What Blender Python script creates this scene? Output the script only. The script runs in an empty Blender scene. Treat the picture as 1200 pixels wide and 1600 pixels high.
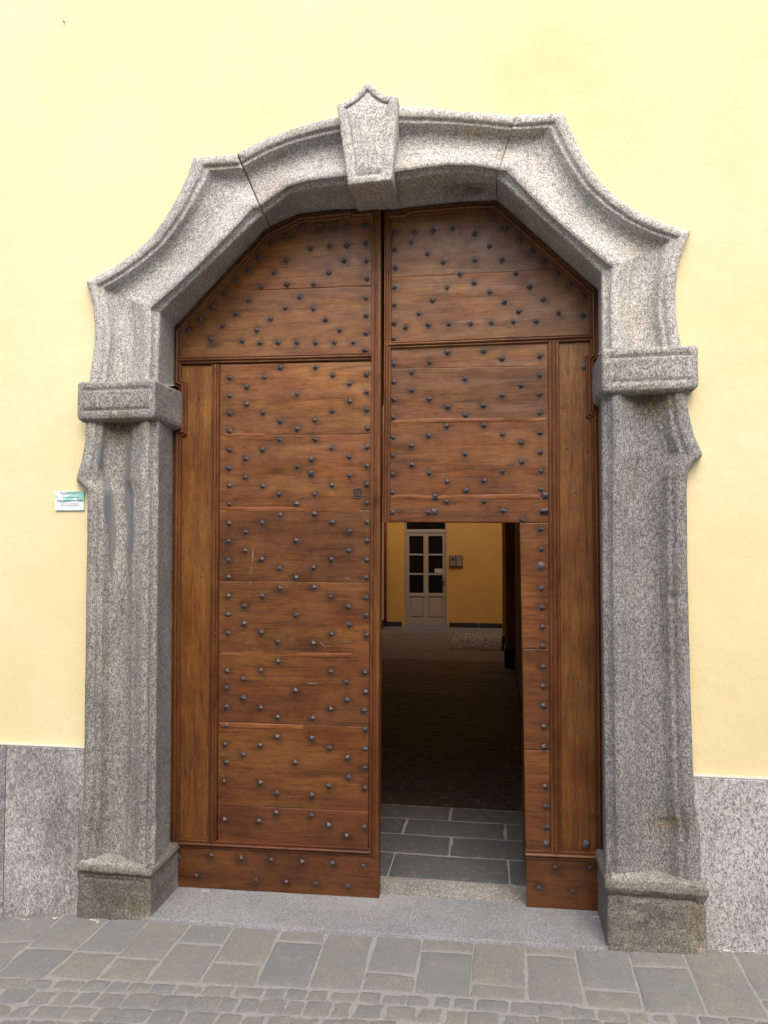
import bpy, bmesh, math, random
import numpy as np
from math import radians, sin, cos, pi
from mathutils import Vector, Matrix, noise
from mathutils.geometry import tessellate_polygon

random.seed(7); np.random.seed(7)
S = bpy.context.scene
C = S.collection

# ------------------------------------------------------------------ camera, sky, sun, exposure
FPX = 1150.0
YAW = radians(8.7); PIT = math.atan(45/FPX)
CAM = np.array([.57, -3.75, 1.75])
fw = np.array([-sin(YAW)*cos(PIT), cos(YAW)*cos(PIT), sin(PIT)])
rt = np.array([cos(YAW), sin(YAW), 0.0]); up = np.cross(rt, fw)
cam = bpy.data.cameras.new('camera'); co = bpy.data.objects.new('camera', cam); C.objects.link(co)
cam.sensor_fit = 'HORIZONTAL'; cam.sensor_width = 36; cam.lens = FPX/1200*36
cam.clip_start = .05; cam.clip_end = 500
M = Matrix(((rt[0], up[0], -fw[0], CAM[0]), (rt[1], up[1], -fw[1], CAM[1]), (rt[2], up[2], -fw[2], CAM[2]), (0, 0, 0, 1)))
co.matrix_world = M
S.camera = co
SUN_EL, SUN_AZ = 52, 166        # azimuth: degrees clockwise from +y
w = bpy.data.worlds.new('World'); S.world = w; w.use_nodes = True
nt = w.node_tree; bg = nt.nodes['Background']
sky = nt.nodes.new('ShaderNodeTexSky'); sky.sky_type = 'NISHITA'; sky.sun_disc = False
sky.sun_elevation = radians(SUN_EL); sky.sun_rotation = radians(SUN_AZ)
sky.air_density = 1.0; sky.dust_density = 5.0; sky.ozone_density = 1.0
nt.links.new(sky.outputs[0], bg.inputs[0]); bg.inputs[1].default_value = .15
sl = bpy.data.lights.new('sun', 'SUN'); sl.energy = 1.15; sl.angle = radians(60); sl.color = (1, .94, .86)
so = bpy.data.objects.new('sun', sl); C.objects.link(so)
sd = Vector((sin(radians(SUN_AZ))*cos(radians(SUN_EL)), cos(radians(SUN_AZ))*cos(radians(SUN_EL)), sin(radians(SUN_EL))))
so.rotation_euler = sd.to_track_quat('Z', 'Y').to_euler(); so.location = (0, -3, 8)
S.view_settings.view_transform = 'Standard'; S.view_settings.look = 'None'
S.view_settings.exposure = 0.83; S.view_settings.gamma = 1

def P(px, py, Y=None, Z=None):
    """world point on the plane y=Y (or z=Z) that a surveyed photo point belongs to"""
    d = fw*FPX + rt*(px-600) + up*(800-py)
    t = (Y-CAM[1])/d[1] if Y is not None else (Z-CAM[2])/d[2]
    return CAM + t*d

# ------------------------------------------------------------------ helpers
def V(p): return Vector((float(p[0]), float(p[1]), float(p[2])))
def props(o, label=None, cat=None, group=None, kind=None):
    if label: o['label'] = label
    if cat: o['category'] = cat
    if group: o['group'] = group
    if kind: o['kind'] = kind
    return o
def thing(name, loc, label, cat, group=None):
    o = bpy.data.objects.new(name, None); C.objects.link(o); o.location = loc
    o.empty_display_size = .1
    o['_w'] = tuple(float(v) for v in loc)
    return props(o, label, cat, group)
def wloc(o):
    v = Vector((0, 0, 0))
    while o: v += o.location; o = o.parent
    return v
def link(name, me, mat, parent=None, loc=None):
    """mesh given in world coordinates -> object whose origin sits at the centre of its base"""
    o = bpy.data.objects.new(name, me); C.objects.link(o)
    if mat and not me.materials: me.materials.append(mat)
    if loc is None:
        n = len(me.vertices); a = np.empty(n*3); me.vertices.foreach_get('co', a); a = a.reshape(-1, 3)
        loc = Vector(((a[:, 0].min()+a[:, 0].max())/2, (a[:, 1].min()+a[:, 1].max())/2, a[:, 2].min()))
        a -= np.array(loc); me.vertices.foreach_set('co', a.ravel()); me.update()
    o.parent = parent
    o.location = Vector(loc)-(wloc(parent) if parent else Vector((0, 0, 0)))
    return o
def mesh(name, vs, fs, smooth=False):
    me = bpy.data.meshes.new(name); me.from_pydata([tuple(map(float, v)) for v in vs], [], fs); me.update()
    if smooth: me.polygons.foreach_set('use_smooth', [True]*len(me.polygons))
    return me
def bm_mesh(name, bm, smooth=False):
    me = bpy.data.meshes.new(name); bm.normal_update(); bm.to_mesh(me); bm.free()
    if smooth: me.polygons.foreach_set('use_smooth', [True]*len(me.polygons))
    return me
def box(bm, x0, x1, y0, y1, z0, z1, bevel=0, seg=1):
    r = bmesh.ops.create_cube(bm, size=1)
    for v in r['verts']:
        v.co = Vector((x0+(v.co.x+.5)*(x1-x0), y0+(v.co.y+.5)*(y1-y0), z0+(v.co.z+.5)*(z1-z0)))
    if bevel:
        es = list({e for v in r['verts'] for e in v.link_edges})
        bmesh.ops.bevel(bm, geom=es, offset=bevel, segments=seg, affect='EDGES', profile=.5)
def boxo(name, x0, x1, y0, y1, z0, z1, mat, parent=None, bevel=0, seg=1):
    bm = bmesh.new(); box(bm, x0, x1, y0, y1, z0, z1, bevel, seg)
    return link(name, bm_mesh(name, bm), mat, parent)
def resample(poly, n):
    p = np.array(poly, float); d = np.r_[0, np.cumsum(np.hypot(*np.diff(p, axis=0).T))]
    t = np.linspace(0, d[-1], n)
    return np.c_[np.interp(t, d, p[:, 0]), np.interp(t, d, p[:, 1])]
def nz(v, s, seed=0.): return noise.noise(Vector((v[0]*s+seed, v[1]*s-seed, v[2]*s+seed*.5)))
def fbm(v, s, seed=0.):
    return nz(v, s, seed)+.5*nz(v, s*2.1, seed+9)+.25*nz(v, s*4.3, seed+21)
def gridfaces(nu, nv, off=0, flip=False):
    f = []
    for i in range(nu-1):
        for j in range(nv-1):
            a, b, c, d = off+i*nv+j, off+(i+1)*nv+j, off+(i+1)*nv+j+1, off+i*nv+j+1
            f.append((a, d, c, b) if flip else (a, b, c, d))
    return f

# ------------------------------------------------------------------ materials
class NT:
    def __init__(s, name):
        s.m = bpy.data.materials.new(name); s.m.use_nodes = True; s.t = s.m.node_tree
        s.b = s.t.nodes['Principled BSDF']; s.tc = s.t.nodes.new('ShaderNodeTexCoord')
    def n(s, typ, **k):
        x = s.t.nodes.new('ShaderNode'+typ)
        for a, v in k.items(): setattr(x, a, v)
        return x
    def l(s, a, b): s.t.links.new(a, b)
    def coords(s, scale=(1, 1, 1), rnd=True, rot=(0, 0, 0)):
        m = s.n('Mapping'); s.l(s.tc.outputs['Object'], m.inputs[0]); m.inputs['Scale'].default_value = scale; m.inputs['Rotation'].default_value = rot
        if rnd:
            oi = s.n('ObjectInfo'); k = s.n('Math', operation='MULTIPLY'); s.l(oi.outputs['Random'], k.inputs[0]); k.inputs[1].default_value = 37.
            a = s.n('VectorMath', operation='ADD'); s.l(m.outputs[0], a.inputs[0]); s.l(k.outputs[0], a.inputs[1]); return a.outputs[0]
        return m.outputs[0]
    def noise(s, co, scale, detail=4, rough=.55, dist=0):
        x = s.n('TexNoise'); s.l(co, x.inputs['Vector']); x.inputs['Scale'].default_value = scale; x.inputs['Detail'].default_value = detail
        x.inputs['Roughness'].default_value = rough; x.inputs['Distortion'].default_value = dist; return x.outputs[0]
    def ramp(s, f, stops, interp='LINEAR'):
        r = s.n('ValToRGB'); r.color_ramp.interpolation = interp; e = r.color_ramp.elements
        while len(e) < len(stops): e.new(.5)
        for el, (p, c) in zip(e, stops):
            el.position = p; el.color = (c[0], c[1], c[2], 1) if not isinstance(c, (int, float)) else (c, c, c, 1)
        s.l(f, r.inputs[0]); return r.outputs[0]
    def mix(s, f, a, b, mode='MIX'):
        x = s.n('Mix', data_type='RGBA', blend_type=mode)
        for v, i in ((f, 0), (a, 6), (b, 7)):
            if isinstance(v, (int, float)): x.inputs[i].default_value = v
            elif isinstance(v, tuple): x.inputs[i].default_value = (*v, 1)
            else: s.l(v, x.inputs[i])
        return x.outputs[2]
    def bump(s, h, strength, dist, prev=None):
        x = s.n('Bump'); s.l(h, x.inputs['Height']); x.inputs['Strength'].default_value = strength; x.inputs['Distance'].default_value = dist
        if prev is not None: s.l(prev, x.inputs['Normal'])
        return x.outputs[0]
    def done(s, col, rough=.8, nrm=None, spec=.5, metal=0):
        if isinstance(col, tuple): s.b.inputs['Base Color'].default_value = (*col, 1)
        else: s.l(col, s.b.inputs['Base Color'])
        if isinstance(rough, (int, float)): s.b.inputs['Roughness'].default_value = rough
        else: s.l(rough, s.b.inputs['Roughness'])
        s.b.inputs['Specular IOR Level'].default_value = spec; s.b.inputs['Metallic'].default_value = metal
        if nrm is not None: s.l(nrm, s.b.inputs['Normal'])
        return s.m

def m_plaster(name, col, dirt=True, k=1.):
    g = NT(name); co = g.coords(rnd=False)
    big = g.noise(co, .9, 5, .6); mid = g.noise(co, 9, 5, .65); fine = g.noise(co, 160, 3, .6)
    c2 = tuple(v*q for v, q in zip(col, (.93, .91, .84)))
    c3 = tuple(min(.9, v*q) for v, q in zip(col, (1.03, 1.04, 1.1)))
    c = g.mix(g.ramp(big, [(.35, 0.), (.65, 1.)]), c2, c3)
    c = g.mix(g.ramp(mid, [(.42, 0.), (.7, .35)]), c, tuple(v*.94 for v in col))
    c = g.mix(g.ramp(g.noise(co, 5.5, 6, .8), [(.68, 0.), (.76, .35)]), c, tuple(v*q for v, q in zip(col, (.84, .8, .66))))
    n = g.bump(big, .25*k, .05); n = g.bump(mid, .25*k, .012, n); n = g.bump(fine, .5*k, .0022, n)
    return g.done(c, .9, n, .25)
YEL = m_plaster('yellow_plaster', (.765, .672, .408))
OCH = m_plaster('shaded_ochre_plaster', (.68, .385, .095))  # house yellow deepened: court shade and interreflection put into the colour
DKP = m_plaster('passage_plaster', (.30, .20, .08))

def m_granite(name, dark, mid, light, grain=95, stretch=.55, swirl=0., contrast=1., big=(.75, 1.15), attr=False, bump=.9):
    g = NT(name); co = g.coords((1, 1, stretch))
    a = g.noise(co, grain, 2, .6, swirl); b = g.noise(co, grain*.38, 3, .6, swirl*1.5)
    s = g.n('Math', operation='MULTIPLY_ADD'); g.l(a, s.inputs[0]); s.inputs[1].default_value = .72
    bb = g.n('Math', operation='MULTIPLY'); g.l(b, bb.inputs[0]); bb.inputs[1].default_value = .28; g.l(bb.outputs[0], s.inputs[2])
    h = .095/contrast
    c = g.ramp(s.outputs[0], [(.5-h, dark), (.5-h*.3, tuple((x+y)/2 for x, y in zip(dark, mid))), (.5+h*.15, mid), (.5+h, light)])
    lg = g.noise(co, 3.2, 5, .6)
    k = g.ramp(lg, [(.3, big[0]), (.7, big[1])])
    c = g.mix(1., c, k, 'MULTIPLY')
    oi = g.n('ObjectInfo'); c = g.mix(1., c, g.ramp(oi.outputs['Random'], [(0, (.88, .88, .89)), (.5, (1, .99, .97)), (1, (1.09, 1.07, 1.03))]), 'MULTIPLY')
    c = g.mix(g.ramp(g.noise(g.coords((7, 7, 1.1)), 1.6, 6, .7), [(.52, 0.), (.75, .45)]), c, g.mix(1., c, (.66, .64, .62), 'MULTIPLY'))
    warm = g.ramp(g.noise(co, 6, 5, .65), [(.46, 0.), (.70, .38)])
    c = g.mix(warm, c, g.mix(1., c, (1.04, .95, .82), 'MULTIPLY'))
    if attr:
        at = g.n('Attribute', attribute_name='stain_tint'); sp = g.n('SeparateColor'); g.l(at.outputs['Color'], sp.inputs[0])
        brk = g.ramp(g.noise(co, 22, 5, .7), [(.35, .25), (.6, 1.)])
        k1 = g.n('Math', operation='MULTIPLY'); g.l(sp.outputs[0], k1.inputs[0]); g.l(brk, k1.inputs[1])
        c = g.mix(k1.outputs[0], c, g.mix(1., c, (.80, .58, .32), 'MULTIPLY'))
        k2 = g.n('Math', operation='MULTIPLY'); g.l(sp.outputs[1], k2.inputs[0]); g.l(brk, k2.inputs[1])
        c = g.mix(k2.outputs[0], c, g.mix(1., c, (.45, .44, .45), 'MULTIPLY'))
        c = g.mix(sp.outputs[2], c, (.145, .15, .165))
    n = g.bump(g.noise(co, 28, 4, .6), .5*bump, .006); n = g.bump(a, .8*bump, .003, n)
    return g.done(c, .85, n, .3)
G_ARCH = m_granite('arch_granite', (.20, .20, .20), (.45, .445, .435), (.68, .675, .66), 185, .85, attr=True, big=(.82, 1.14), bump=.6)
G_JAMB = m_granite('jamb_granite', (.115, .115, .115), (.275, .272, .265), (.43, .425, .415), 175, .6, contrast=.85, attr=True, big=(.72, 1.18), bump=.6)
G_BASE = m_granite('base_granite', (.09, .085, .077), (.20, .19, .172), (.33, .315, .285), 190, .9, big=(.55, 1.3), contrast=.8, attr=True, bump=.8)
G_SILL = m_granite('sill_granite', (.135, .145, .165), (.245, .258, .28), (.37, .385, .41), 300, 1., big=(.85, 1.12), bump=.5)
G_CLADL = m_granite('cladding_gneiss', (.15, .15, .155), (.29, .29, .30), (.46, .46, .49), 95, .55, 1.6, big=(.6, 1.4), contrast=.95, bump=.5)
G_CLADR = m_granite('cladding_leopard', (.16, .16, .175), (.43, .43, .46), (.55, .55, .59), 120, .6, 1.4, contrast=1.05, big=(.85, 1.15), bump=.4)
MORTAR = NT('mortar'); _c = MORTAR.coords(rnd=False); MORTAR = MORTAR.done(MORTAR.ramp(MORTAR.noise(_c, 60, 5, .7), [(.3, (.235, .235, .225)), (.7, (.345, .345, .33))]), .95, MORTAR.bump(MORTAR.noise(_c, 140, 4, .6), 1., .006))
DARKM = NT('dark_gap'); DARKM = DARKM.done((.03, .027, .022), .95)

def m_slate(name, cols, rough=.75, gr=1.):
    g = NT(name); co = g.coords(); oi = g.n('ObjectInfo')
    base = g.ramp(oi.outputs['Random'], [(i/max(1, len(cols)-1), c) for i, c in enumerate(cols)])
    c = g.mix(g.ramp(g.noise(co, 7, 6, .65), [(.38, 0.), (.7, .85)]), base, g.mix(1., base, (1.2, 1.12, .97), 'MULTIPLY'))
    c = g.mix(g.ramp(g.noise(co, 240, 3, .7), [(.38, .75*gr), (.52, 0.)]), c, g.mix(1., c, (.45, .45, .45), 'MULTIPLY'))
    c = g.mix(g.ramp(g.noise(co, 19, 6, .75), [(.55, 0.), (.75, .55)]), c, (.34, .33, .30))
    n = g.bump(g.noise(co, 11, 5, .6), .6, .012); n = g.bump(g.noise(co, 130, 4, .7), .7, .0025, n)
    return g.done(c, rough, n, .35)
SLAB = m_slate('paving_stone', [(.190, .200, .206), (.214, .218, .210), (.200, .211, .215), (.218, .215, .203), (.206, .215, .209), (.188, .202, .214), (.212, .218, .214)])
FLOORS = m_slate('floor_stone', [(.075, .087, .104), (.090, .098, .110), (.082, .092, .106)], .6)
FLOORD = m_slate('shaded_passage_stone', [(.022, .019, .016), (.026, .022, .018), (.020, .018, .016)], .7)  # darkness of the middle passage put into the stone colour
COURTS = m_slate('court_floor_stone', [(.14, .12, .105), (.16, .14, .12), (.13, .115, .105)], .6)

def m_wood(name, vertical, dark, mid, light, attr=False):
    g = NT(name)
    sc = (14, 14, 1.1) if vertical else (1.1, 14, 14)
    co = g.coords(sc); iso = g.coords()
    dn = g.noise(co, 1.0, 3, .5)
    a = g.noise(co, 2.4, 8, .68, 1.3); fib = g.noise(co, 16, 5, .75, .4); blot = g.noise(iso, 3.0, 5, .6)
    c = g.ramp(a, [(.30, dark), (.47, mid), (.62, tuple(v*1.15 for v in mid)), (.74, light)])
    c = g.mix(g.ramp(fib, [(.36, .75), (.52, 0.)]), c, g.mix(1., c, (.42, .38, .36), 'MULTIPLY'))
    c = g.mix(g.ramp(blot, [(.36, .75), (.56, 0.)]), c, g.mix(1., c, (.58, .48, .42), 'MULTIPLY'))
    strk = g.noise(g.coords((5, 5, .5) if vertical else (.5, 5, 5)), 1.6, 4, .6, .8)
    c = g.mix(g.ramp(strk, [(.47, 0.), (.62, .8)]), c, g.mix(1., c, (1.3, 1.5, 1.2), 'MULTIPLY'))
    c = g.mix(g.ramp(g.noise(iso, 6.5, 5, .7), [(.57, 0.), (.74, .55)]), c, g.mix(1., c, (.55, .48, .45), 'MULTIPLY'))
    c = g.mix(g.ramp(g.noise(iso, 1.7, 3, .5), [(.45, 0.), (.65, .5)]), c, g.mix(1., c, (1.15, .85, .68), 'MULTIPLY'))
    # knots
    vo = g.n('TexVoronoi'); vm = g.n('Mapping'); vm.inputs['Scale'].default_value = (1, 1, .45) if vertical else (.45, 1, 1)
    g.l(iso, vm.inputs[0]); g.l(vm.outputs[0], vo.inputs['Vector']); vo.inputs['Scale'].default_value = 3.2
    c = g.mix(g.ramp(vo.outputs['Distance'], [(.03, .8), (.1, 0.)]), c, tuple(v*.5 for v in dark))
    oi = g.n('ObjectInfo'); rv = g.ramp(oi.outputs['Random'], [(0, (.82, .80, .80)), (.5, (1., .97, .93)), (1, (1.12, 1.12, 1.1))])
    c = g.mix(1., c, rv, 'MULTIPLY')
    if attr:
        at = g.n('Attribute', attribute_name='stain_tint'); sp = g.n('SeparateColor'); g.l(at.outputs['Color'], sp.inputs[0])
        k1 = g.n('Math', operation='MULTIPLY'); g.l(sp.outputs[0], k1.inputs[0]); k1.inputs[1].default_value = .85
        c = g.mix(k1.outputs[0], c, (.028, .016, .012))
        c = g.mix(sp.outputs[1], c, g.mix(.5, c, (.33, .10, .035)))
        c = g.mix(sp.outputs[2], c, (.5, .45, .42))
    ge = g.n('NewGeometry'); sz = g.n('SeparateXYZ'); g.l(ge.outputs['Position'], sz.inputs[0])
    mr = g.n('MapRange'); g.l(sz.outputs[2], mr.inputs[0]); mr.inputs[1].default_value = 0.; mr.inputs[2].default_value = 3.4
    c = g.mix(1., c, g.ramp(mr.outputs[0], [(0, (.66, .56, .52)), (.35, (.82, .76, .72)), (.7, (1., .97, .94)), (1, (1.15, 1.15, 1.12))]), 'MULTIPLY')   # darker and redder lower down, paler higher up
    r = g.ramp(g.noise(iso, 18, 4, .6), [(.3, .32), (.7, .52)])
    n = g.bump(a, .25, .004); n = g.bump(fib, .35, .0015, n)
    return g.done(c, r, n, .45)
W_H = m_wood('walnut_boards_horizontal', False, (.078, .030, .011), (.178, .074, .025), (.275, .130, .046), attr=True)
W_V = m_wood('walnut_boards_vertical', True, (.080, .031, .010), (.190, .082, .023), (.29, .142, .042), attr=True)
W_MV = m_wood('walnut_moulding_vertical', True, (.072, .026, .010), (.160, .062, .022), (.245, .105, .036))
W_MH = m_wood('walnut_moulding_horizontal', False, (.066, .024, .010), (.145, .058, .023), (.24, .102, .040))
def m_iron():
    g = NT('old_iron'); co = g.coords()
    c = g.ramp(g.noise(co, 60, 4, .6), [(.35, (.055, .046, .048)), (.6, (.095, .082, .087)), (.8, (.13, .10, .09))])
    return g.done(c, .5, g.bump(g.noise(co, 90, 3, .6), .5, .003), .5, .3)
IRON = m_iron()
def flat(name, col, rough=.6, spec=.4, metal=0, var=.12):
    g = NT(name); co = g.coords()
    c = g.mix(g.ramp(g.noise(co, 25, 5, .6), [(.35, 0.), (.7, 1.)]), col, tuple(v*(1-var) for v in col))
    return g.done(c, rough, g.bump(g.noise(co, 60, 4, .6), .15, .002), spec, metal)

# ------------------------------------------------------------------ ground levels
ZG = [(-4, -.36), (-2.6, -.325), (-2.1, -.29), (-1.67, -.236), (-1.23, -.219), (0, -.197), (1.06, -.182), (1.54, -.158), (1.8, -.158), (4, -.13)]
def zg(x): return float(np.interp(x, [a for a, b in ZG], [b for a, b in ZG]))
def zsill(x): return -.200+.0155*(x+1.23)
def G(px, py):
    p = P(px, py, Z=-.2)
    for _ in range(4): p = P(px, py, Z=zg(p[0]))
    return p
ZI = -.185   # floor level inside
WZ0, WZ1 = -.7, 6.6

# ------------------------------------------------------------------ portal outlines (surveyed)
WF = .06
def cat(*a): return [p for q in a for p in q]
L_low_O = [(121, 1372), (122, 1287), (130, 1255), (132, 1165), (134, 1000), (136, 860), (137, 770), (134, 763), (120, 751), (120, 745), (128, 719), (133, 691), (135, 650)]
L_low_I = [(242, 1376), (244, 1150), (247, 800), (248, 650)]
L_low_B = [(266, 1360), (268, 1150), (270, 800), (271, 650)]
L_up_O = [(139, 600), (147, 540), (149, 512), (145, 476), (135, 439)]
L_up_I = [(247, 600), (250, 488)]
L_up_B = [(272, 600), (273, 511)]
L_dg_O = [(135, 439), (173, 420), (208, 396), (237, 370), (260, 338), (281, 302), (295, 270), (303, 246)]
L_dg_I = [(250, 488), (408, 337)]
L_dg_B = [(273, 511), (415, 358)]
L_sh_O = [(303, 246), (369, 241)]
L_sh_I = [(408, 337), (411, 335)]
L_sh_B = [(415, 358), (417, 357)]
L_tp_O = [(370.5, 239), (412, 218), (457, 201), (494, 190), (528, 183), (560, 176)]
L_tp_I = [(412, 334), (453, 303), (480, 295), (545, 288), (560, 286)]
L_tp_B = [(418, 356), (467, 334), (520, 328), (554, 327), (575, 326)]
R_tp_O = [(590, 169), (621, 167), (672, 169), (717, 173), (763, 177), (805, 182)]
R_tp_I = [(590, 286), (617, 283), (695, 270), (740, 271), (775.3, 277.4)]
R_tp_B = [(600, 327), (630, 325), (717, 316), (775.3, 312.6)]
R_sh_O = [(806, 181), (880, 176)]
R_sh_I = [(776, 278), (779, 280)]
R_sh_B = [(776, 313), (778, 314)]
R_dg_O = [(880, 176), (892, 203), (910, 242), (937, 283), (970, 313), (1002, 334), (1038, 350), (1079, 361)]
R_dg_I = [(779, 280), (940, 426)]
R_dg_B = [(778, 314), (934, 453)]
R_up_O = [(1079, 361), (1068, 389), (1059, 421), (1055, 455), (1056, 490), (1060, 515), (1065, 545)]
R_up_I = [(940, 426), (940, 550)]
R_up_B = [(934, 453), (935, 550)]
R_lo_O = [(1070, 600), (1077, 650), (1084, 680), (1097, 708), (1096, 714), (1083, 724), (1075, 740), (1073, 765), (1074, 900), (1078, 1040), (1081, 1150), (1085, 1253), (1094, 1300), (1094, 1425)]
R_lo_I = [(940, 600), (941, 900), (944, 1150), (947, 1417)]
R_lo_B = [(935, 600), (938, 900), (941, 1150), (943, 1395)]

def proj(p):
    v = np.asarray(p)-CAM; d = v @ fw
    return 600+FPX*(v@rt)/d, 800-FPX*(v@up)/d
# moulding profile: fraction across the face (outer -> inner) and how far it stands out from the wall
PROF_S = [0, .015, .05, .09, .13, .16, .18, .20, .225, .27, .33, .40, .47, .54, .59, .62, .645, .68, .72, .76, .80, .84, .87, .91, .95, .975, 1.0]
PROF_D = [.056, .068, .074, .074, .070, .060, .056, .058, .055, .036, .014, .003, -.002, .000, .006, .014, .030, .034, .048, .064, .073, .074, .070, .048, .034, .032, .026]
SS = np.unique(np.r_[np.linspace(0, 1, 46), PROF_S])
DD = np.interp(SS, PROF_S, PROF_D)
NREV = 26
CHIPS = [(740, 299, 42, 13, .0, .016), (470, 322, 34, 5, 0, .006), (1042, 1283, 20, 6, .006, 0), (1050, 935, 8, 8, .006, 0), (240, 1290, 8, 14, .008, 0), (806, 190, 6, 10, .012, 0), (377, 250, 7, 9, .010, 0), (716, 176, 8, 5, .008, 0)]
STAINS_SHADE = [  # px, py, rx, ry, channel, strength; stains, soffit tints, shade painted in the chip
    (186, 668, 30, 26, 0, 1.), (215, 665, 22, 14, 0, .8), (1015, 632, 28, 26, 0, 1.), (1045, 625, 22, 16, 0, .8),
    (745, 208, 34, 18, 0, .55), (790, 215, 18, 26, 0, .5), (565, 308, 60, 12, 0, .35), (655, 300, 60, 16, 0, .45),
    (735, 298, 38, 11, 1, 1.), (845, 208, 26, 10, 0, .5), (440, 250, 20, 14, 0, .6), (345, 262, 34, 10, 0, .45),  # first entry paints the dark of the broken soffit hollow
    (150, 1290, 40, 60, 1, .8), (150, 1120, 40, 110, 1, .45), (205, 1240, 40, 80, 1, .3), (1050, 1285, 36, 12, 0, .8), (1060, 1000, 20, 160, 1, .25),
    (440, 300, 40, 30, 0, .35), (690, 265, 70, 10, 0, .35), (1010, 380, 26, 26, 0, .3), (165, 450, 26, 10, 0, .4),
    (1020, 1432, 34, 26, 1, .7), (1082, 1440, 20, 30, 0, .5), (165, 1392, 50, 26, 1, .55), (200, 1412, 30, 16, 0, .6), (1025, 1400, 60, 5, 1, .6), (180, 1366, 46, 4, 1, .6), (570, 300, 90, 20, 0, .45), (690, 290, 90, 22, 0, .5), (815, 325, 22, 22, 0, .5), (860, 365, 22, 22, 0, .5), (905, 405, 22, 22, 0, .5), (380, 375, 20, 20, 0, .4), (330, 420, 22, 22, 0, .4), (290, 462, 22, 22, 0, .35), (470, 205, 60, 10, 0, .3), (680, 182, 70, 9, 0, .35)]  # warm brown tint along soffits, thin dark strips along the base grooves
def stain_shade_attr(me, vs, fill=None):
    a = me.color_attributes.new('stain_tint', 'FLOAT_COLOR', 'POINT')
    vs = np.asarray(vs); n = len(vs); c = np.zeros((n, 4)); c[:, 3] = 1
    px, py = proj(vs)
    for (x, y, rx, ry, ch, k) in STAINS_SHADE:
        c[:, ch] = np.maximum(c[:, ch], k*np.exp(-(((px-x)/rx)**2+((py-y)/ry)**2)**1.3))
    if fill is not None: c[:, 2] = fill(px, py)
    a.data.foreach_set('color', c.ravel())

def surround(name, segs, mat, parent, step=.009, inset=0., fill=None, rough=.0022):
    O = []; I = []; B = []
    for k, (o, i, b) in enumerate(segs):
        wo = np.array([P(*q, Y=-WF) for q in o]); L = max(np.hypot(*np.diff(wo[:, [0, 2]], axis=0).T).sum(), .02)
        n = max(3, int(L/step)+1)
        for A, src in ((O, o), (I, i), (B, b)):
            r = resample(src, n); A += list(r if k == 0 else r[1:])
    O = np.array(O); I = np.array(I); B = np.array(B); n = len(O)
    rows = []
    for q in range(n):
        row = [P(*O[q], Y=.02)]
        for s, d in zip(SS, DD):
            p = P(*(O[q]*(1-s)+I[q]*s), Y=-d)
            if 0 < q < n-1 or True:
                pass
            row.append(p)
        a = row[-1]; b = P(*B[q], Y=.262)
        for t in np.linspace(0, 1, NREV+1)[1:]: row.append(a*(1-t)+b*t)
        rows.append(np.array(row))
    R = np.array(rows)
    if inset:
        R[:, 1:, 1] += inset
        dirv = R[:, 2]-R[:, len(SS)]; dirv[:, 1] = 0; dirv /= np.linalg.norm(dirv, axis=1)[:, None]; jj = np.arange(R.shape[1])
        R += dirv[:, None, :]*inset*np.where(jj >= len(SS), .9, np.where(jj < 2, -.6, 0))[None, :, None]
    else:
        # hand-hewn unevenness, then slightly worn arrises at both ends of the stone
        sd_ = hash(name)*0+len(segs)*3.7+R[0, 0, 0]
        for q in range(n):
            e = min(q, n-1-q)*step
            for j in range(R.shape[1]):
                p = R[q, j]; k = rough
                dv = nz(p, 4, sd_)*k*1.2+fbm(p, 30, sd_+4)*k*.45+nz(p, 120, sd_)*k*.25
                R[q, j, 1] += dv
                R[q, j, 0] += nz(p, 7, 50)*k*.8+nz(p, 60, 20)*k*.3; R[q, j, 2] += nz(p, 7, 80)*k*.8+nz(p, 60, 90)*k*.3
                if e < .008: R[q, j, 1] += (.008-e)*.4
        for (cx_, cy_, rx_, ry_, dy_, dz_) in CHIPS:
            px_, py_ = proj(R.reshape(-1, 3)); k_ = np.clip(2.2*(1-np.hypot((px_-cx_)/rx_, (py_-cy_)/ry_)), 0, 1).reshape(R.shape[:2])
            R[..., 1] += dy_*k_; R[..., 2] += dz_*k_
        first = R[0].copy(); first[:, 1] = np.maximum(first[:, 1]+.05, -.0); last = R[-1].copy(); last[:, 1] = np.maximum(last[:, 1]+.05, .0)
        R = np.concatenate([first[None], R, last[None]])
    nu, nv = R.shape[:2]
    vs = R.reshape(-1, 3)
    me = mesh(name, vs, gridfaces(nu, nv), True)
    if not inset: stain_shade_attr(me, vs, fill)
    return link(name, me, mat, parent)

portal = thing('stone_portal', (-.07, -.06, -.2), 'grey granite Baroque portal surround with ears, impost blocks and keystone around the wooden door', 'portal')
def leftfill(px, py):      # smooth grey cement repairs in the left jamb's grooves
    def band(x, hw): return np.clip((hw-np.abs(px-x))/1.6, 0, 1)
    wob = 2.2*np.sin(py/13.)+1.8*np.sin(py/31.+1)
    x1 = np.interp(py, [660, 720, 742, 780, 860, 920], [164, 158, 161, 170, 175, 176])+wob*.5
    h1 = np.interp(py, [668, 690, 728, 740, 760, 800, 860, 930], [3, 6, 6, 1, 8, 9, 6, 0])
    x2 = np.interp(py, [670, 750, 800, 860], [206, 199, 203, 203])+wob*.5
    h2 = np.interp(py, [672, 720, 770, 860, 930], [2, 5, 8, 6, 0])
    f = np.maximum(band(x1, h1), band(x2, h2)); f[(py < 668) | (py > 935)] = 0
    return f*.85
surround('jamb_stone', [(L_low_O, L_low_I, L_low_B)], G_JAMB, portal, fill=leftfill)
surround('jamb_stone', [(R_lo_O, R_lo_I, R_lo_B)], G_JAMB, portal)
surround('arch_stone', [(L_up_O, L_up_I, L_up_B), (L_dg_O, L_dg_I, L_dg_B), (L_sh_O, L_sh_I, L_sh_B)], G_ARCH, portal)
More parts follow.
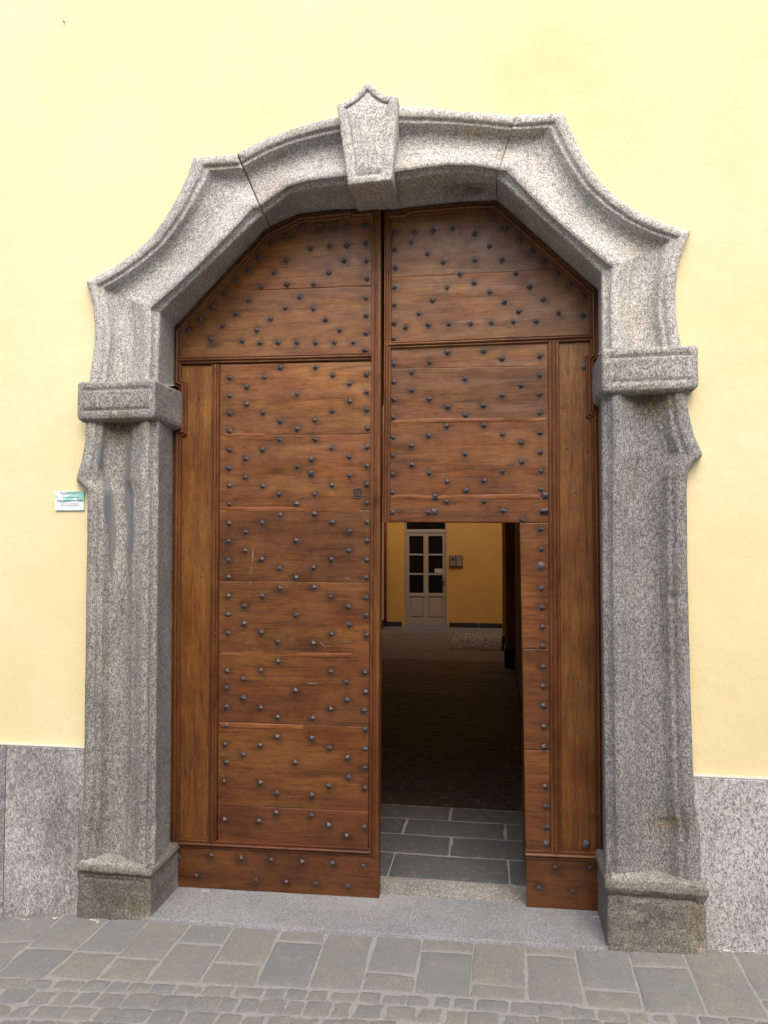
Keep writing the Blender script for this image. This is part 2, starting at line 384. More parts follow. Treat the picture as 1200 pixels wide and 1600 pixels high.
surround('arch_stone', [(L_tp_O, L_tp_I, L_tp_B)], G_ARCH, portal)
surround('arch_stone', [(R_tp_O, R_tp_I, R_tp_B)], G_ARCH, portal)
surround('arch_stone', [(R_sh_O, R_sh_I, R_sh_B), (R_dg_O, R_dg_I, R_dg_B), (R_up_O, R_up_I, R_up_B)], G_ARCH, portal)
core = surround('mortar_bed', [(L_up_O, L_up_I, L_up_B), (L_dg_O, L_dg_I, L_dg_B), ([L_dg_O[-1], L_tp_O[0]], [L_dg_I[-1], L_tp_I[0]], [L_dg_B[-1], L_tp_B[0]]), (L_tp_O, L_tp_I, L_tp_B),
        ([L_tp_O[-1], R_tp_O[0]], [L_tp_I[-1], R_tp_I[0]], [L_tp_B[-1], R_tp_B[0]]), (R_tp_O, R_tp_I, R_tp_B),
        ([R_tp_O[-1], R_sh_O[0], R_sh_O[1]], [R_tp_I[-1], R_sh_I[0], R_sh_I[1]], [R_tp_B[-1], R_sh_B[0], R_sh_B[1]]), (R_dg_O, R_dg_I, R_dg_B), (R_up_O, R_up_I, R_up_B)], DARKM, portal, inset=.020, step=.03)

def ringblock(name, x0, x1, yf, yb, zs, es, side, mat, parent, slope=0., groove=(), bulge_inner=0.):
    """block swept round outer side - front - inner side; zs rising heights, es outward growth; side=-1 left jamb, 1 right jamb"""
    # path points (u along): outer back -> outer front -> inner front -> inner back
    path = []
    def seg(a, b, n, end=False):
        for k in range(n+(1 if end else 0)): path.append((a[0]+(b[0]-a[0])*k/n, a[1]+(b[1]-a[1])*k/n))
    xo, xi = (x0, x1) if side < 0 else (x1, x0)
    seg((xo, .02), (xo, yf), 8); seg((xo, yf), (xi, yf), 44); seg((xi, yf), (xi, yb), 26, True)
    zz = np.unique(np.r_[np.linspace(zs[0], zs[-1], max(12, int((zs[-1]-zs[0])/.008))), zs]); ee = np.interp(zz, zs, es)
    R = []
    xm = (x0+x1)/2
    rings = [(zz[0], ee[0]-.06)]+[(z, e) for z, e in zip(zz, ee)]+[(zz[-1], ee[-1]-.06), (zz[-1]-.002, -.2)]
    so_ = 1 if xi > xo else -1
    for ri, (z, e) in enumerate(rings):
        row = []
        for (x, y) in path:
            fo = np.clip((x-xo)/(xi-xo), 0, 1)
            xx = x+(-so_*e if fo < .02 else (so_*e if fo > .98 else (-so_*e*(1-2*fo))))
            yy = y-e*(1 if y <= yf+1e-6 else max(0, 1-(y-yf)/.3)*1)
            if y > yf+1e-6: yy = y-(e if e > 0 else e*.3)*.4
            # corner rounding
            dc = min(abs(x-xo), abs(x-xi)) if y <= yf+1e-6 else abs(y-yf)
            if dc < .012:
                if y <= yf+1e-6: yy += (.012-dc)*.55
                else: xx -= so_*(.012-dc)*.5*(1 if fo > .5 else -1)
            if y <= yf+1e-6:
                for (gz, gw, gd) in groove:
                    if min(abs(x-xo), abs(x-xi)) > .035: yy += gd*math.exp(-((z-gz-slope*(x-xm)*0)/gw)**2)
            p = np.array([xx, yy, z+slope*(x-xm)])
            am = 1.6 if name == 'base_stone' else .7; p[1] += (fbm(p, 10, x0)*.004+nz(p, 55, 3)*.0016)*am; p[0] += fbm(p, 11, 7)*.0025*am; p[2] += fbm(p, 12, 17)*.0028*am
            row.append(p)
        R.append(row)
    R = np.array(R); me = mesh(name, R.reshape(-1, 3), gridfaces(R.shape[0], R.shape[1], flip=(side < 0)), True)
    stain_shade_attr(me, R.reshape(-1, 3))
    return link(name, me, mat, portal)
# impost blocks
a, b = P(121, 597, Y=-.10), P(240, 652, Y=-.10); zt, zb = a[2], b[2]
ringblock('impost_block', a[0], b[0]+.004, -.10, .262, [zb-.012, zb+.004, zb+.02, zt-.012, zt], [-.022, -.004, 0, 0, -.006], -1, G_JAMB, portal, .0, [(zb+.048, .006, .012), (zt-.045, .006, .012)])
a, b = P(940, 545, Y=-.10), P(1092, 606, Y=-.10); zt, zb = a[2], b[2]
ringblock('impost_block', a[0], b[0], -.10, .262, [zb-.012, zb+.004, zb+.02, zt-.012, zt], [-.022, -.004, 0, 0, -.006], 1, G_JAMB, portal, .006, [(zb+.042, .006, .010), (zt-.042, .006, .011)])
# bases
a, b = P(121, 1346, Y=-.09), P(233, 1437, Y=-.09); zt, zb = a[2]-.012, b[2]
ringblock('base_stone', a[0], b[0], -.085, .30, [zb-.2, zb, zb+.19, zb+.205, zt-.03, zt-.01, zt], [.004, .002, -.002, -.006, .012, .008, -.006], -1, G_BASE, portal, -.01, [(zt-.072, .006, .008)])
a, b = P(949, 1374, Y=-.09), P(1105, 1484, Y=-.09); zt, zb = a[2], b[2]
ringblock('base_stone', a[0], b[0], -.085, .30, [zb-.2, zb, zb+.19, zb+.205, zt-.04, zt-.012, zt], [.004, .002, -.002, -.006, .012, .008, -.006], 1, G_BASE, portal, -.02, [(zt-.075, .006, .008)])
CRUST = m_granite('lime_crust', (.16, .15, .14), (.30, .29, .27), (.42, .41, .385), 120, 1.)
def crust(x0, x1, z, slope):
    R = []; n = 60
    for i in range(n):
        t = i/(n-1); x = x0+(x1-x0)*t; h = .012+.012*noise.noise(Vector((x*9, 3, 1)))+.006*noise.noise(Vector((x*31, 3, 1)))
        zz = z+slope*(x-(x0+x1)/2); k = 1 if 0 < i < n-1 else .2
        for (y, dz) in ((-.088, -.02), (-.090, -.004), (-.082, .004+h*.2*k), (-.074, h*.8*k), (-.06, h*k), (-.02, h*k), (.03, h*k)): R.append((x, y+.002*noise.noise(Vector((x*40, y*40, 5))), zz+dz))
    return link('mortar_bead', mesh('mortar_bead', R, gridfaces(n, 7, flip=True), True), CRUST, portal)
a, b = P(121, 1346, Y=-.09), P(233, 1437, Y=-.09); crust(a[0]+.012, b[0]-.02, a[2]-.006, -.01)
a, b = P(949, 1374, Y=-.09), P(1105, 1484, Y=-.09); crust(a[0]+.02, b[0]-.012, a[2]+.004, -.02)
# keystone
def keystone():
    YF = -.135
    out = [(526, 163), (540, 157), (552, 150), (563, 138), (570, 130), (575, 128), (581, 130), (589, 139), (600, 146), (611, 149), (622, 150), (619, 190), (615, 240), (612, 281), (578, 285), (543, 289), (538, 250), (532, 205)]
    inn = [(540, 168), (548, 164), (558, 157), (566, 150), (571, 144), (574, 141), (577, 144), (584, 151), (592, 156), (599, 159), (606, 160), (604, 195), (600, 240), (597, 272), (578, 274), (557, 276), (552, 245), (546, 205)]
    n = 150
    def rs(poly):
        q = np.array(poly+[poly[0]], float); t = np.linspace(0, len(poly), n, endpoint=False)
        return np.c_[np.interp(t, range(len(q)), q[:, 0]), np.interp(t, range(len(q)), q[:, 1])]
    Oo, Ii = rs(out), rs(inn); ctr = np.array([576, 215.])
    rings = []
    rings.append([P(*p, Y=YF)+np.array([0, .20, 0]) for p in Oo])
    for t in (.75, .5, .25): rings.append([P(*p, Y=YF)+np.array([0, .2*t, 0]) for p in Oo])
    rings.append([P(*p, Y=YF)+np.array([0, .008, 0]) for p in Oo])
    for s, d in ((.12, .002), (.3, 0), (.5, 0), (.75, 0), (.88, .002), (1.0, .012), (1.12, .011), (1.3, .004)):
        rings.append([P(*((Oo[i]*(1-s)+Ii[i]*s) if s <= 1 else (Ii[i]+(ctr-Ii[i])*(s-1)*.35)), Y=YF+d) for i in range(n)])
    base = np.array([Ii[i]+(ctr-Ii[i])*.3*.35 for i in range(n)])
    for s in (.15, .3, .45, .6, .75, .9, 1.): rings.append([P(*(base[i]*(1-s)+ctr*s), Y=YF+.003-.004*s) for i in range(n)])
    R = np.array(rings)
    for r in R:
        for p in r:
            p[1] += fbm(p, 12, 5)*.003+nz(p, 60, 5)*.0014; p[0] += nz(p, 22, 3)*.0022; p[2] += nz(p, 22, 6)*.0022
    k = len(R); vs = R.reshape(-1, 3); fs = []
    for i in range(k-1):
        for j in range(n): fs.append((i*n+j, (i+1)*n+j, (i+1)*n+(j+1) % n, i*n+(j+1) % n))
    # soffit tongue running back to the doors
    vs = [tuple(v) for v in vs]; off = len(vs)
    f0, f1 = P(543.6, 288, Y=YF+.006), P(611.5, 280.5, Y=YF+.006); b0, b1 = P(560, 330, Y=.262), P(626, 327, Y=.262)
    NU, NV = 26, 18
    up_ = np.array([0, 0, .09])
    A = []
    for i in range(NU):
        t = i/(NU-1); l = f0*(1-t)+b0*t; r = f1*(1-t)+b1*t
        prof = [l+up_]+[l+up_*.5]+[l*(1-s)+r*s for s in np.linspace(0, 1, NV)]+[r+up_*.5, r+up_]
        for q, p in enumerate(prof):
            p = p.copy(); p[2] += fbm(p, 12, 8)*.003; p[0] += nz(p, 20, 2)*.002; A.append(tuple(p))
    vs += A; fs += gridfaces(NU, NV+4, off)
    me = mesh('keystone', vs, fs, True); stain_shade_attr(me, vs)
    return link('keystone', me, G_ARCH, portal)
keystone()

# ------------------------------------------------------------------ facade
def facade():
    mid = []
    for o, i in ((L_low_O, L_low_I), (L_up_O, L_up_I), (L_dg_O, L_dg_I), (L_tp_O, L_tp_I), (R_tp_O, R_tp_I), (R_dg_O, R_dg_I), (R_up_O, R_up_I), (R_lo_O, R_lo_I)):
        a = resample(o, 7); b = resample(i, 7)
        for q in (a*.92+b*.08)[1:-1]:
            p = P(*q, Y=0); mid.append((p[0], p[2]))
    mid[0] = (mid[0][0], mid[0][1]); lb = (mid[0][0], WZ0); rb = (mid[-1][0], WZ0)
    X0, X1 = -6.5, 6.5
    poly = [(X0, WZ0), (X0, WZ1), (X1, WZ1), (X1, WZ0), rb]+mid[::-1]+[lb]
    tri = tessellate_polygon([[Vector((x, z, 0)) for x, z in poly]])
    n = len(poly); vs = [(x, 0, z) for x, z in poly]+[(x, .5, z) for x, z in poly]
    fs = [tuple(t) for t in tri]+[tuple(i+n for i in reversed(t)) for t in tri]
    fs += [(i, (i+1) % n, (i+1) % n+n, i+n) for i in range(n)]
    bm = bmesh.new(); me = mesh('t', vs, fs); bm.from_mesh(me); bmesh.ops.recalc_face_normals(bm, faces=bm.faces)
    o = link('plastered_facade', bm_mesh('plastered_facade', bm), YEL)
    return props(o, 'pale yellow plastered house front around the stone portal, with stone cladding at its foot', 'wall')
fac = facade()
ZP = .628
def clad(x0, x1, mat):
    bm = bmesh.new(); box(bm, x0, x1, -.032, .02, -.65, ZP, .0025)
    return link('cladding_slab', bm_mesh('cladding_slab', bm), mat, fac)
for x0, x1, m in ((-2.092, -1.572, G_CLADL), (-2.90, -2.096, G_CLADL), (-3.7, -2.904, G_CLADL), (1.452, 2.3, G_CLADR), (2.304, 3.1, G_CLADR), (3.104, 3.9, G_CLADR)): clad(x0, x1, m)
# pale mortar bead along the top of the cladding
for x0, x1 in ((-3.7, -1.575), (1.455, 3.9)): boxo('mortar_bead', x0, x1, -.028, .012, ZP+.0005, ZP+.010, flat('lime_mortar', (.55, .53, .48), .9), fac, .003)

# ------------------------------------------------------------------ threshold and street
def threshold():
    x0, x1 = -1.235, 1.075; nu, nv = 120, 44; R = []
    ys = np.r_[-.094, -.094, np.linspace(-.090, .30, nv-2)]
    for i in range(nu):
        x = x0+(x1-x0)*i/(nu-1); row = []
        for j, y in enumerate(ys):
            z = zsill(x)
            if j == 0: z -= .3
            elif j == 1: z -= .005
            p = np.array([x, y, z]); p[2] += fbm(p, 6, 3)*.0012
            if j: p[1] += nz(p, 25, 3)*.0015
            row.append(p)
        R.append(row)
    R = np.array(R); me = mesh('threshold_slab', R.reshape(-1, 3), gridfaces(nu, nv), True)
    o = link('threshold_slab', me, G_SILL)
    return props(o, 'long bluish granite doorstep slab lying between the two portal bases', 'threshold')
threshold()

def stone_piece(poly, topz, rnd=.006, drop=.014, bow=.0015, jit=.002, tk=1.):
    """rounded, slightly uneven paver from a quad of (x,y); topz(x,y)"""
    q = np.array(poly, float); c = q.mean(0); pts = []
    for i in range(4):
        a, b, d = q[i-1], q[i], q[(i+1) % 4]
        u = (a-b)/np.linalg.norm(a-b); v = (d-b)/np.linalg.norm(d-b)
        L = np.linalg.norm(d-b)
        pts += [b+u*rnd*1.6, b+(u+v)*rnd*.5, b+v*rnd*1.6]
        for t in (.33, .67): pts.append(b+v*(rnd*1.6+(L-rnd*3.2)*t)+np.random.uniform(-jit, jit, 2))
    pts = np.array(pts)+np.random.uniform(-jit*.4, jit*.4, (20, 2)); n = len(pts)
    tilt = np.random.uniform(-1, 1, 3)*np.array([.006, .006, .0016])*tk
    vs = []
    dmin = min(np.linalg.norm(q[1]-q[0]), np.linalg.norm(q[2]-q[1]))
    for s, dz in ((0., -.05), (0., -drop*.55), (.004, -.0035), (.011, -.0008), (dmin*.2, 0)):
        for p in pts:
            dv = c-p; L = np.linalg.norm(dv); pp = p+dv/L*s*1.2
            z = topz(pp[0], pp[1])+dz+tilt[2]+tilt[0]*(pp[0]-c[0])+tilt[1]*(pp[1]-c[1])
            z += nz((pp[0], pp[1], 0), 14, 4)*bow
            vs.append((pp[0], pp[1], z))
    vs.append((c[0], c[1], topz(*c)+tilt[2]+bow*.5)); k = 5; fs = []
    for i in range(k-1):
        for j in range(n): fs.append((i*n+j, i*n+(j+1) % n, (i+1)*n+(j+1) % n, (i+1)*n+j))
    for j in range(n): fs.append(((k-1)*n+j, (k-1)*n+(j+1) % n, k*n))
    return vs, fs

# street bed (mortar) then the pavers as its parts
def street_bed():
    xs = np.linspace(-8, 8, 161); ys = np.r_[np.linspace(.3, -1.4, 60), np.linspace(-1.5, -9, 40)]
    R = []
    for x in xs:
        for y in ys:
            z = zg(x)-.0035
            R.append((x, y, z+fbm((x, y, 0), 9, 2)*.0022))
    me = mesh('street', R, gridfaces(len(xs), len(ys), flip=True), True)
    return props(link('street', me, MORTAR), kind='structure')
street = street_bed()
topz = lambda x, y: zg(x)+.001
JL = [((-3, 0), (0, 0))]
Jpx = [((97, 1430), (0, 1517)), ((160, 1447), (75, 1522)), ((230, 1442), (137, 1545)), ((300, 1442), (228, 1530)), ((367, 1447), (312, 1532)), ((440, 1450), (397, 1542)), ((512, 1457), (480, 1545)), ((587, 1460), (562, 1550)), ((660, 1465), (647, 1558)), ((741, 1473), (733, 1566)), ((819, 1476), (823, 1571)), ((896, 1478), (918, 1579)), ((980, 1486), (1009, 1584)), ((1066, 1488), (1107, 1589)), ((1146, 1491), (1198, 1580))]
SB = [G(0, 1528), G(300, 1537), G(600, 1550), G(900, 1571), G(1200, 1595)]
def sbY(x): return float(np.interp(x, [-3.5]+[p[0] for p in SB]+[3.5], [SB[0][1]-.12]+[p[1] for p in SB]+[SB[-1][1]]))
J = []
for a, b in Jpx:
    A, B = G(*a)[:2], G(*b)[:2]; d = (B-A)/(B[1]-A[1])
    J.append((A+d*(-.03-A[1]), d))                      # point at the wall, direction per metre of y
for k in range(4): J.insert(0, (J[0][0]+np.array([-.27-.03*(k % 2), 0]), J[0][1]))
for k in range(4): J.append((J[-1][0]+np.array([.25+.03*(k % 2), 0]), J[-1][1]))
cross_px = {4: [(60, 1481)], 5: [(140, 1486)], 6: [(220, 1497)], 7: [(312, 1474)], 8: [(365, 1504)], 9: [(470, 1472)], 11: [(597, 1519)], 12: [(690, 1487)], 13: [(775, 1538)], 14: [(850, 1492)], 15: [(950, 1547)], 16: [(1020, 1510)], 18: [(1190, 1560)], 3: [(20, 1470)]}
GAP = .0055
for k in range(len(J)-1):
    (a, da), (b, db) = J[k], J[k+1]
    xm = (a[0]+b[0])/2; ye = sbY((a+da*(-.6))[0]/2+(b+db*(-.6))[0]/2)+.005
    cuts = [-.03]
    cc = [G(*q)[1] for q in cross_px.get(k, [])] if k in cross_px else ([] if 4 <= k <= 18 else [random.uniform(-.4, -.2)])
    cuts += sorted(cc, reverse=True)+[ye]
    for y1, y0 in zip(cuts[:-1], cuts[1:]):
        g = GAP*random.uniform(.7, 1.3)
        tl = np.array([(a+da*(y1+.03))[0]+g, y1-g]); tr = np.array([(b+db*(y1+.03))[0]-g, y1-g+random.uniform(-.004, .004)])
        br = np.array([(b+db*(y0+.03))[0]-g, y0+g+random.uniform(-.004, .004)]); bl = np.array([(a+da*(y0+.03))[0]+g, y0+g])
        vs, fs = stone_piece([bl, br, tr, tl], topz, .005, .008, jit=.0035)
        link('paving_slab', mesh('paving_slab', vs, fs, True), SLAB, street)
# setts
near = []; far_v = []; far_f = []
row = 0; off = .0
while row < 34:
    h = random.uniform(.085, .11) if row else .08
    x = -3.3+random.uniform(0, .1)
    while x < 3.3:
        wd = random.uniform(.08, .15); g = .0035*random.uniform(.6, 1.5)
        def yy(xx, o): return sbY(xx)-o
        q = [(x+g, yy(x, off+h)+g), (x+wd-g, yy(x+wd, off+h)+g), (x+wd-g, yy(x+wd, off)-g), (x+g, yy(x, off)-g)]
        q = [(px_+random.uniform(-.005, .005), py_+random.uniform(-.005, .005)) for px_, py_ in q]
        lean = -.02*off
        vs, fs = stone_piece(q, lambda X, Y: zg(X)+.0005, .007, .007, .003, .003)
        if row < 6 and -2.25 < x < 2.2: link('sett', mesh('sett', vs, fs, True), SLAB, street)
        else:
            o_ = len(far_v); far_v += vs; far_f += [tuple(i+o_ for i in f) for f in fs]
        x += wd
    off += h; row += 1
props(link('setts', mesh('setts', far_v, far_f, True), SLAB, street), kind='stuff')

# ------------------------------------------------------------------ door leaves
YD = .262           # face of the boards
def leaf_empty(x, z, label):
    return thing('door_leaf', (x, YD, z), label, 'door leaf', 'leaves of the carriage door')
LL = leaf_empty(-.65, -.18, 'tall closed left leaf of the studded brown wooden door')
RL = leaf_empty(.55, -.17, 'right leaf of the studded wooden door, with the wicket opening cut through it')

def from_crop(lst, ox, oy, sc): return [(ox+x/sc, oy+y/sc) for x, y in lst]
studsL = from_crop([(813,548),(870,545),(925,541),(968,551),(1026,549),(760,585),(709,608),(840,628),(904,620),(962,619),(1028,612),(665,658),(758,669),(954,670),(1030,671),(627,701),(714,711),(902,711),(1032,732),(586,739),(672,759),(759,752),(851,752),(546,782),(802,794),(1029,797),(628,806),(506,827),(754,832),(849,833),(585,850),(704,869),(891,871),(1029,858),(463,869),(541,892),(657,907),(939,908),(1029,918),(424,908),(499,938),(606,944),(667,950),(729,949),(793,949),(857,950),(922,950),(986,949),(1026,975),(737,1035),(857,1034)], 100, 100, 2.1818)
studsL += from_crop([(597,24),(597,89),(597,152),(597,217),(595,283),(594,350),(595,413),(594,479),(593,549),(592,614),(592,681),(591,743),(591,812),(590,878),(590,944),(586,1081),
(720,20),(968,14),(1090,12),(658,56),(1029,45),(840,82),(1092,75),(657,119),(1030,108),(1091,139),(718,149),(966,143),(778,180),(904,177),(840,209),(1094,206),(776,247),(904,246),(1092,274),(715,282),(964,278),(655,316),(1028,309),(1092,342),(840,344),(653,383),(1030,377),(1092,409),(714,414),(965,411),(775,444),(902,444),(1092,476),(837,478),(778,517),(901,515),(714,547),(965,545),(1092,545),(653,580),(1030,578),(836,612),(1092,612),(652,647),(1026,647),(1091,681),(712,679),(964,679),(775,710),(899,710),(835,745),(1090,745),(775,782),(901,780),(713,812),(961,814),(1091,818),(650,846),(1024,850),(836,881),(1090,881),(648,911),(1027,914),(710,943),(963,948),(1090,952),(771,977),(897,982),(771,1048),(708,1080),(960,1084),(1086,1087),(645,1110),(1019,1122),(833,1153),(1086,1158),(645,1178),(1020,1186)], 100, 580, 2.3077)
studsL += from_crop([(706,50),(760,82),(1084,88),(706,109),(812,112),(1032,117),(1137,121),(866,142),(976,146),(866,204),(973,208),(702,227),(811,230),(1028,238),(1140,241),(758,258),(1085,269),(706,283),(921,283),(1141,300),(1088,331),(700,344),(812,348),(1028,357),(1139,364),(864,380),(972,386),(862,441),(972,450),(700,463),(807,467),(1026,481),(1139,486),(1082,514),(1141,180),(706,168),
(559,578),(660,573),(753,582),(846,587),(943,594),(1038,598),(1136,606),(613,637),(798,650),(894,657),(990,662),(1086,669)], 0, 1050, 2)
studsR = from_crop([(80,573),(148,571),(211,566),(278,561),(353,577),(416,520),(458,560),(137,607),(403,621),(505,598),(80,633),(191,646),(546,636),(245,675),(353,668),(446,667),(590,675),(82,693),(303,716),(493,714),(633,713),(351,746),(677,748),(258,762),(79,762),(403,777),(540,759),(723,790),(209,805),(454,811),(587,802),(78,820),(163,850),(503,842),(639,849),(722,857),(78,883),(117,897),(194,888),(265,886),(339,884),(409,882),(485,879),(563,877),(75,935)], 580, 100, 2.1818)
studsR += from_crop([(357,150),(528,144),(104,205),(272,197),(613,181),(791,169),(189,245),(440,274),(791,259),(105,291),(190,330),(702,306),(790,347),(104,371),(273,370),(614,353),(358,406),(526,400),(789,436),(105,458),(441,446),(354,496),(529,494),(102,549),(269,542),(615,534),(791,528),(186,588),(705,574),(440,627),(793,620),(101,635),(190,678),(706,665),(101,722),(270,717),(617,710),(795,708),(356,757),(528,753),(443,799),(797,796),(101,809),(354,852),(529,850),(99,903),(268,901),(617,894),(707,937),(796,981),(798,1074)], 580, 500, 3)
studsR += from_crop([(830,418),(830,508),(832,600),(834,689),(836,786),(835,879),(840,970),(841,1067),(840,1163)], 570, 780, 3)
studsR += from_crop([(526,154),(528,214),(530,276),(557,397),(663,399),(508,460),(610,470)], 580, 1150, 1.935)
bigL = from_crop([(892,318),(890,368)], 100, 580, 2.3077)
bigR = from_crop([(300,829),(817,823),(296,899)], 580, 500, 3)
ALL = np.array([[P(x, y, Y=YD)[0], P(x, y, Y=YD)[2]] for x, y in studsL+studsR+bigL+bigR])
SC = [  # pale scratches: px,py ends
    (395, 858, 396, 880), (392, 893, 391, 915), (482, 1066, 492, 1069), (500, 1003, 506, 1012), (506, 1012, 516, 1008)]

def wood_attr(me, vs, edge=None, scratches=True):
    vs = np.asarray(vs); c = np.zeros((len(vs), 4)); c[:, 3] = 1
    d = np.full(len(vs), 9.)
    for s in ALL:
        dx = (vs[:, 0]-s[0]); dz = (vs[:, 2]-s[1]); dz = np.where(dz < 0, dz*.8, dz)
        d = np.minimum(d, np.hypot(dx*.85, dz))
    wob = np.array([nz(v, 30, 2) for v in vs])
    c[:, 0] = np.clip(1-(d-.010)/(.038+.03*wob), 0, 1)**1.7*np.clip(.72+.5*wob, 0, 1)
    if edge is not None: c[:, 1] = edge
    a = me.color_attributes.new('stain_tint', 'FLOAT_COLOR', 'POINT'); a.data.foreach_set('color', c.ravel())

def board(name, quad, parent, mat, y=YD, clip=None, step=.011, edge_top=0., seed=0, back=.03, wavy=.0012, rd=.35):
    """quad px: TL,TR,BR,BL. edge_top: strength of a lighter, redder band along the top edge"""
    tl, tr, br, bl = [P(*q, Y=y) for q in quad]
    W = np.linalg.norm(tr-tl); H = np.linalg.norm(bl-tl)
    def par(L):
        e = .0025/L; m = .007/L; n = max(3, int(L/step)); return np.r_[0, e, m, np.linspace(m, 1-m, n)[1:-1], 1-m, 1-e, 1]
    us, ts = par(W), par(H); R = []; ed = []
    for u in us:
        for t in ts:
            p = (tl*(1-u)+tr*u)*(1-t)+(bl*(1-u)+br*u)*t
            de = min(u*W, (1-u)*W, t*H, (1-t)*H)
            yy = 0
            if de < .004: yy += (.004-de)*rd
            q = (p[0]*.35, 0, p[2]*2) if W > H else (p[0]*2, 0, p[2]*.35)
            yy += fbm(q, 5, seed)*.0022+nz(p, 26, seed)*.0006
            if t*H < .02: p = p+np.array([0, 0, nz((p[0], 0, 0), 7, seed)*wavy*2])
            k = edge_top*max(0, 1-t*H/.022)*max(0, min(1, .55+1.2*nz((p[0]*1.0, 0, p[2]), 5, seed+3)))
            if k > 0: yy -= .0045*k
            p = p.copy(); p[1] += yy; R.append(p); ed.append(k)
    nu, nv = len(us), len(ts); fs = gridfaces(nu, nv, flip=True)
    # skirt
    R = list(R); per = [i*nv for i in range(nu)]+[(nu-1)*nv+j for j in range(1, nv)]+[i*nv+nv-1 for i in range(nu-2, -1, -1)]+[j for j in range(nv-2, 0, -1)]
    o = len(R)
    for i in per: q = R[i].copy(); q[1] += back; R.append(q); ed.append(0)
    m = len(per)
    for k in range(m): fs.append((per[k], per[(k+1) % m], o+(k+1) % m, o+k))
    me = mesh(name, R, fs, True); wood_attr(me, R, ed)
    if clip:
        bm = bmesh.new(); bm.from_mesh(me)
        for (a, b) in clip:          # keep the side below/right of the line a->b (px), a,b ordered left to right
            A, B = P(*a, Y=y), P(*b, Y=y); n = Vector((-(B[2]-A[2]), 0, B[0]-A[0]))
            bmesh.ops.bisect_plane(bm, geom=bm.verts[:]+bm.edges[:]+bm.faces[:], plane_co=V(A), plane_no=n, clear_outer=True)
        bm.to_mesh(me); bm.free()
        if not len(me.vertices): return None
    ob = link(name, me, mat, parent)
    return ob
MP = [(0, 0), (.03, .007), (.12, .011), (.22, .011), (.27, .007), (.31, .007), (.36, .013), (.44, .017), (.52, .0185), (.60, .017), (.68, .013), (.73, .007), (.77, .007), (.82, .011), (.92, .011), (.97, .006), (1, 0)]
MP2 = [(0, 0), (.03, .010), (.12, .012), (.24, .012), (.28, .006), (.34, .006), (.40, .013), (.52, .016), (.62, .012), (.66, .008), (.94, .008), (.97, .006), (1, -.02)]
def moulding(path, width_px, parent, mat, y=YD, prof=MP, hs=1.15, close_end=True, dark=None):
    """path px; width tuple (start,end) px; mitred in the door plane"""
    q = [P(*p, Y=y) for p in path]; X = np.array([[p[0], p[2]] for p in q])
    sc = .00345*1.0
    n = len(X); wd = np.linspace(width_px[0], width_px[1], n)*sc*1.0
    N = []
    for i in range(n):
        d1 = X[i]-X[i-1] if i else X[1]-X[0]; d2 = X[i+1]-X[i] if i < n-1 else X[-1]-X[-2]
        d1 = d1/np.linalg.norm(d1); d2 = d2/np.linalg.norm(d2)
        n1 = np.array([-d1[1], d1[0]]); n2 = np.array([-d2[1], d2[0]]); m = n1+n2; m /= np.linalg.norm(m)
        N.append(m/max(.35, m@n1))
    Xs, Ns, Ws = [], [], []
    for i in range(n-1):
        k = max(1, int(np.linalg.norm(X[i+1]-X[i])/.05))
        for j in range(k):
            t = j/k; Xs.append(X[i]*(1-t)+X[i+1]*t)
            if j == 0: Ns.append(N[i])
            else:
                d = X[i+1]-X[i]; d = d/np.linalg.norm(d); Ns.append(np.array([-d[1], d[0]]))
            Ws.append(wd[i]*(1-t)+wd[i+1]*t)
    Xs.append(X[-1]); Ns.append(N[-1]); Ws.append(wd[-1])
    R = []
    for x, nn, w_ in zip(Xs, Ns, Ws):
        for s, h in [(-.0, -.02)]+prof+[(1.0, -.02)]:
            p = x+nn*(s-.5)*w_; pw = (p[0], 0, p[1])
            R.append((p[0]+nz(pw, 6, 1)*.0006, y-h*hs+nz(pw, 9, 3)*.0007, p[1]+nz(pw, 6, 9)*.0008))
    nv = len(prof)+2; fs = gridfaces(len(Xs), nv)
    fs.append(tuple(range(nv-1, -1, -1))); fs.append(tuple(range((len(Xs)-1)*nv, len(Xs)*nv)))
    bm = bmesh.new(); me = mesh('t', R, fs); bm.from_mesh(me); bmesh.ops.recalc_face_normals(bm, faces=bm.faces)
    me = bm_mesh('moulding', bm, False)
    return link('moulding', me, mat, parent)

def lx(pts):  # x at y along a line
    return lambda y: float(np.interp(y, [p[1] for p in pts], [p[0] for p in pts]))
# ---- left leaf
Lst = lx([(581, 330), (581, 560), (575, 1330)]); Lmn = lx([(344, 560), (340, 1320)])
dgL = [((262, 521.5), (415, 357)), ((405, 362), (468, 333)), ((455, 334), (600, 326))]
js = [325, 452, 558]
tilt = lambda y, x: (y-820)*.0001*(x-430)
def hq(x0f, x1f, y0, y1, xr=430):
    def pt(xf, y): x = xf(y); return (x, y+(y-800)*.0001*(x-xr))
    return [pt(x0f, y0), pt(x1f, y0), pt(x1f, y1), pt(x0f, y1)]
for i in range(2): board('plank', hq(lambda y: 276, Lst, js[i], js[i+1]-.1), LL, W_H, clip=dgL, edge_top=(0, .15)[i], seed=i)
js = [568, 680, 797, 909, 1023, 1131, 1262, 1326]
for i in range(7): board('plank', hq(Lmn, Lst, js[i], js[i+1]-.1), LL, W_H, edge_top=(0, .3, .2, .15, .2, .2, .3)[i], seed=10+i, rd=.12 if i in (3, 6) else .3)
W_S = m_wood('splice_wood', False, (.10, .036, .012), (.225, .085, .026), (.31, .130, .042))
def splice(x0, x1, y, parent, h=6.5, sl=.012):
    board('splice', [(x0, y), (x1, y+sl*(x1-x0)), (x1-2, y+h+sl*(x1-x0)), (x0+1, y+h)], parent, W_S, y=YD-.0016, seed=x0, rd=.3, step=.02)
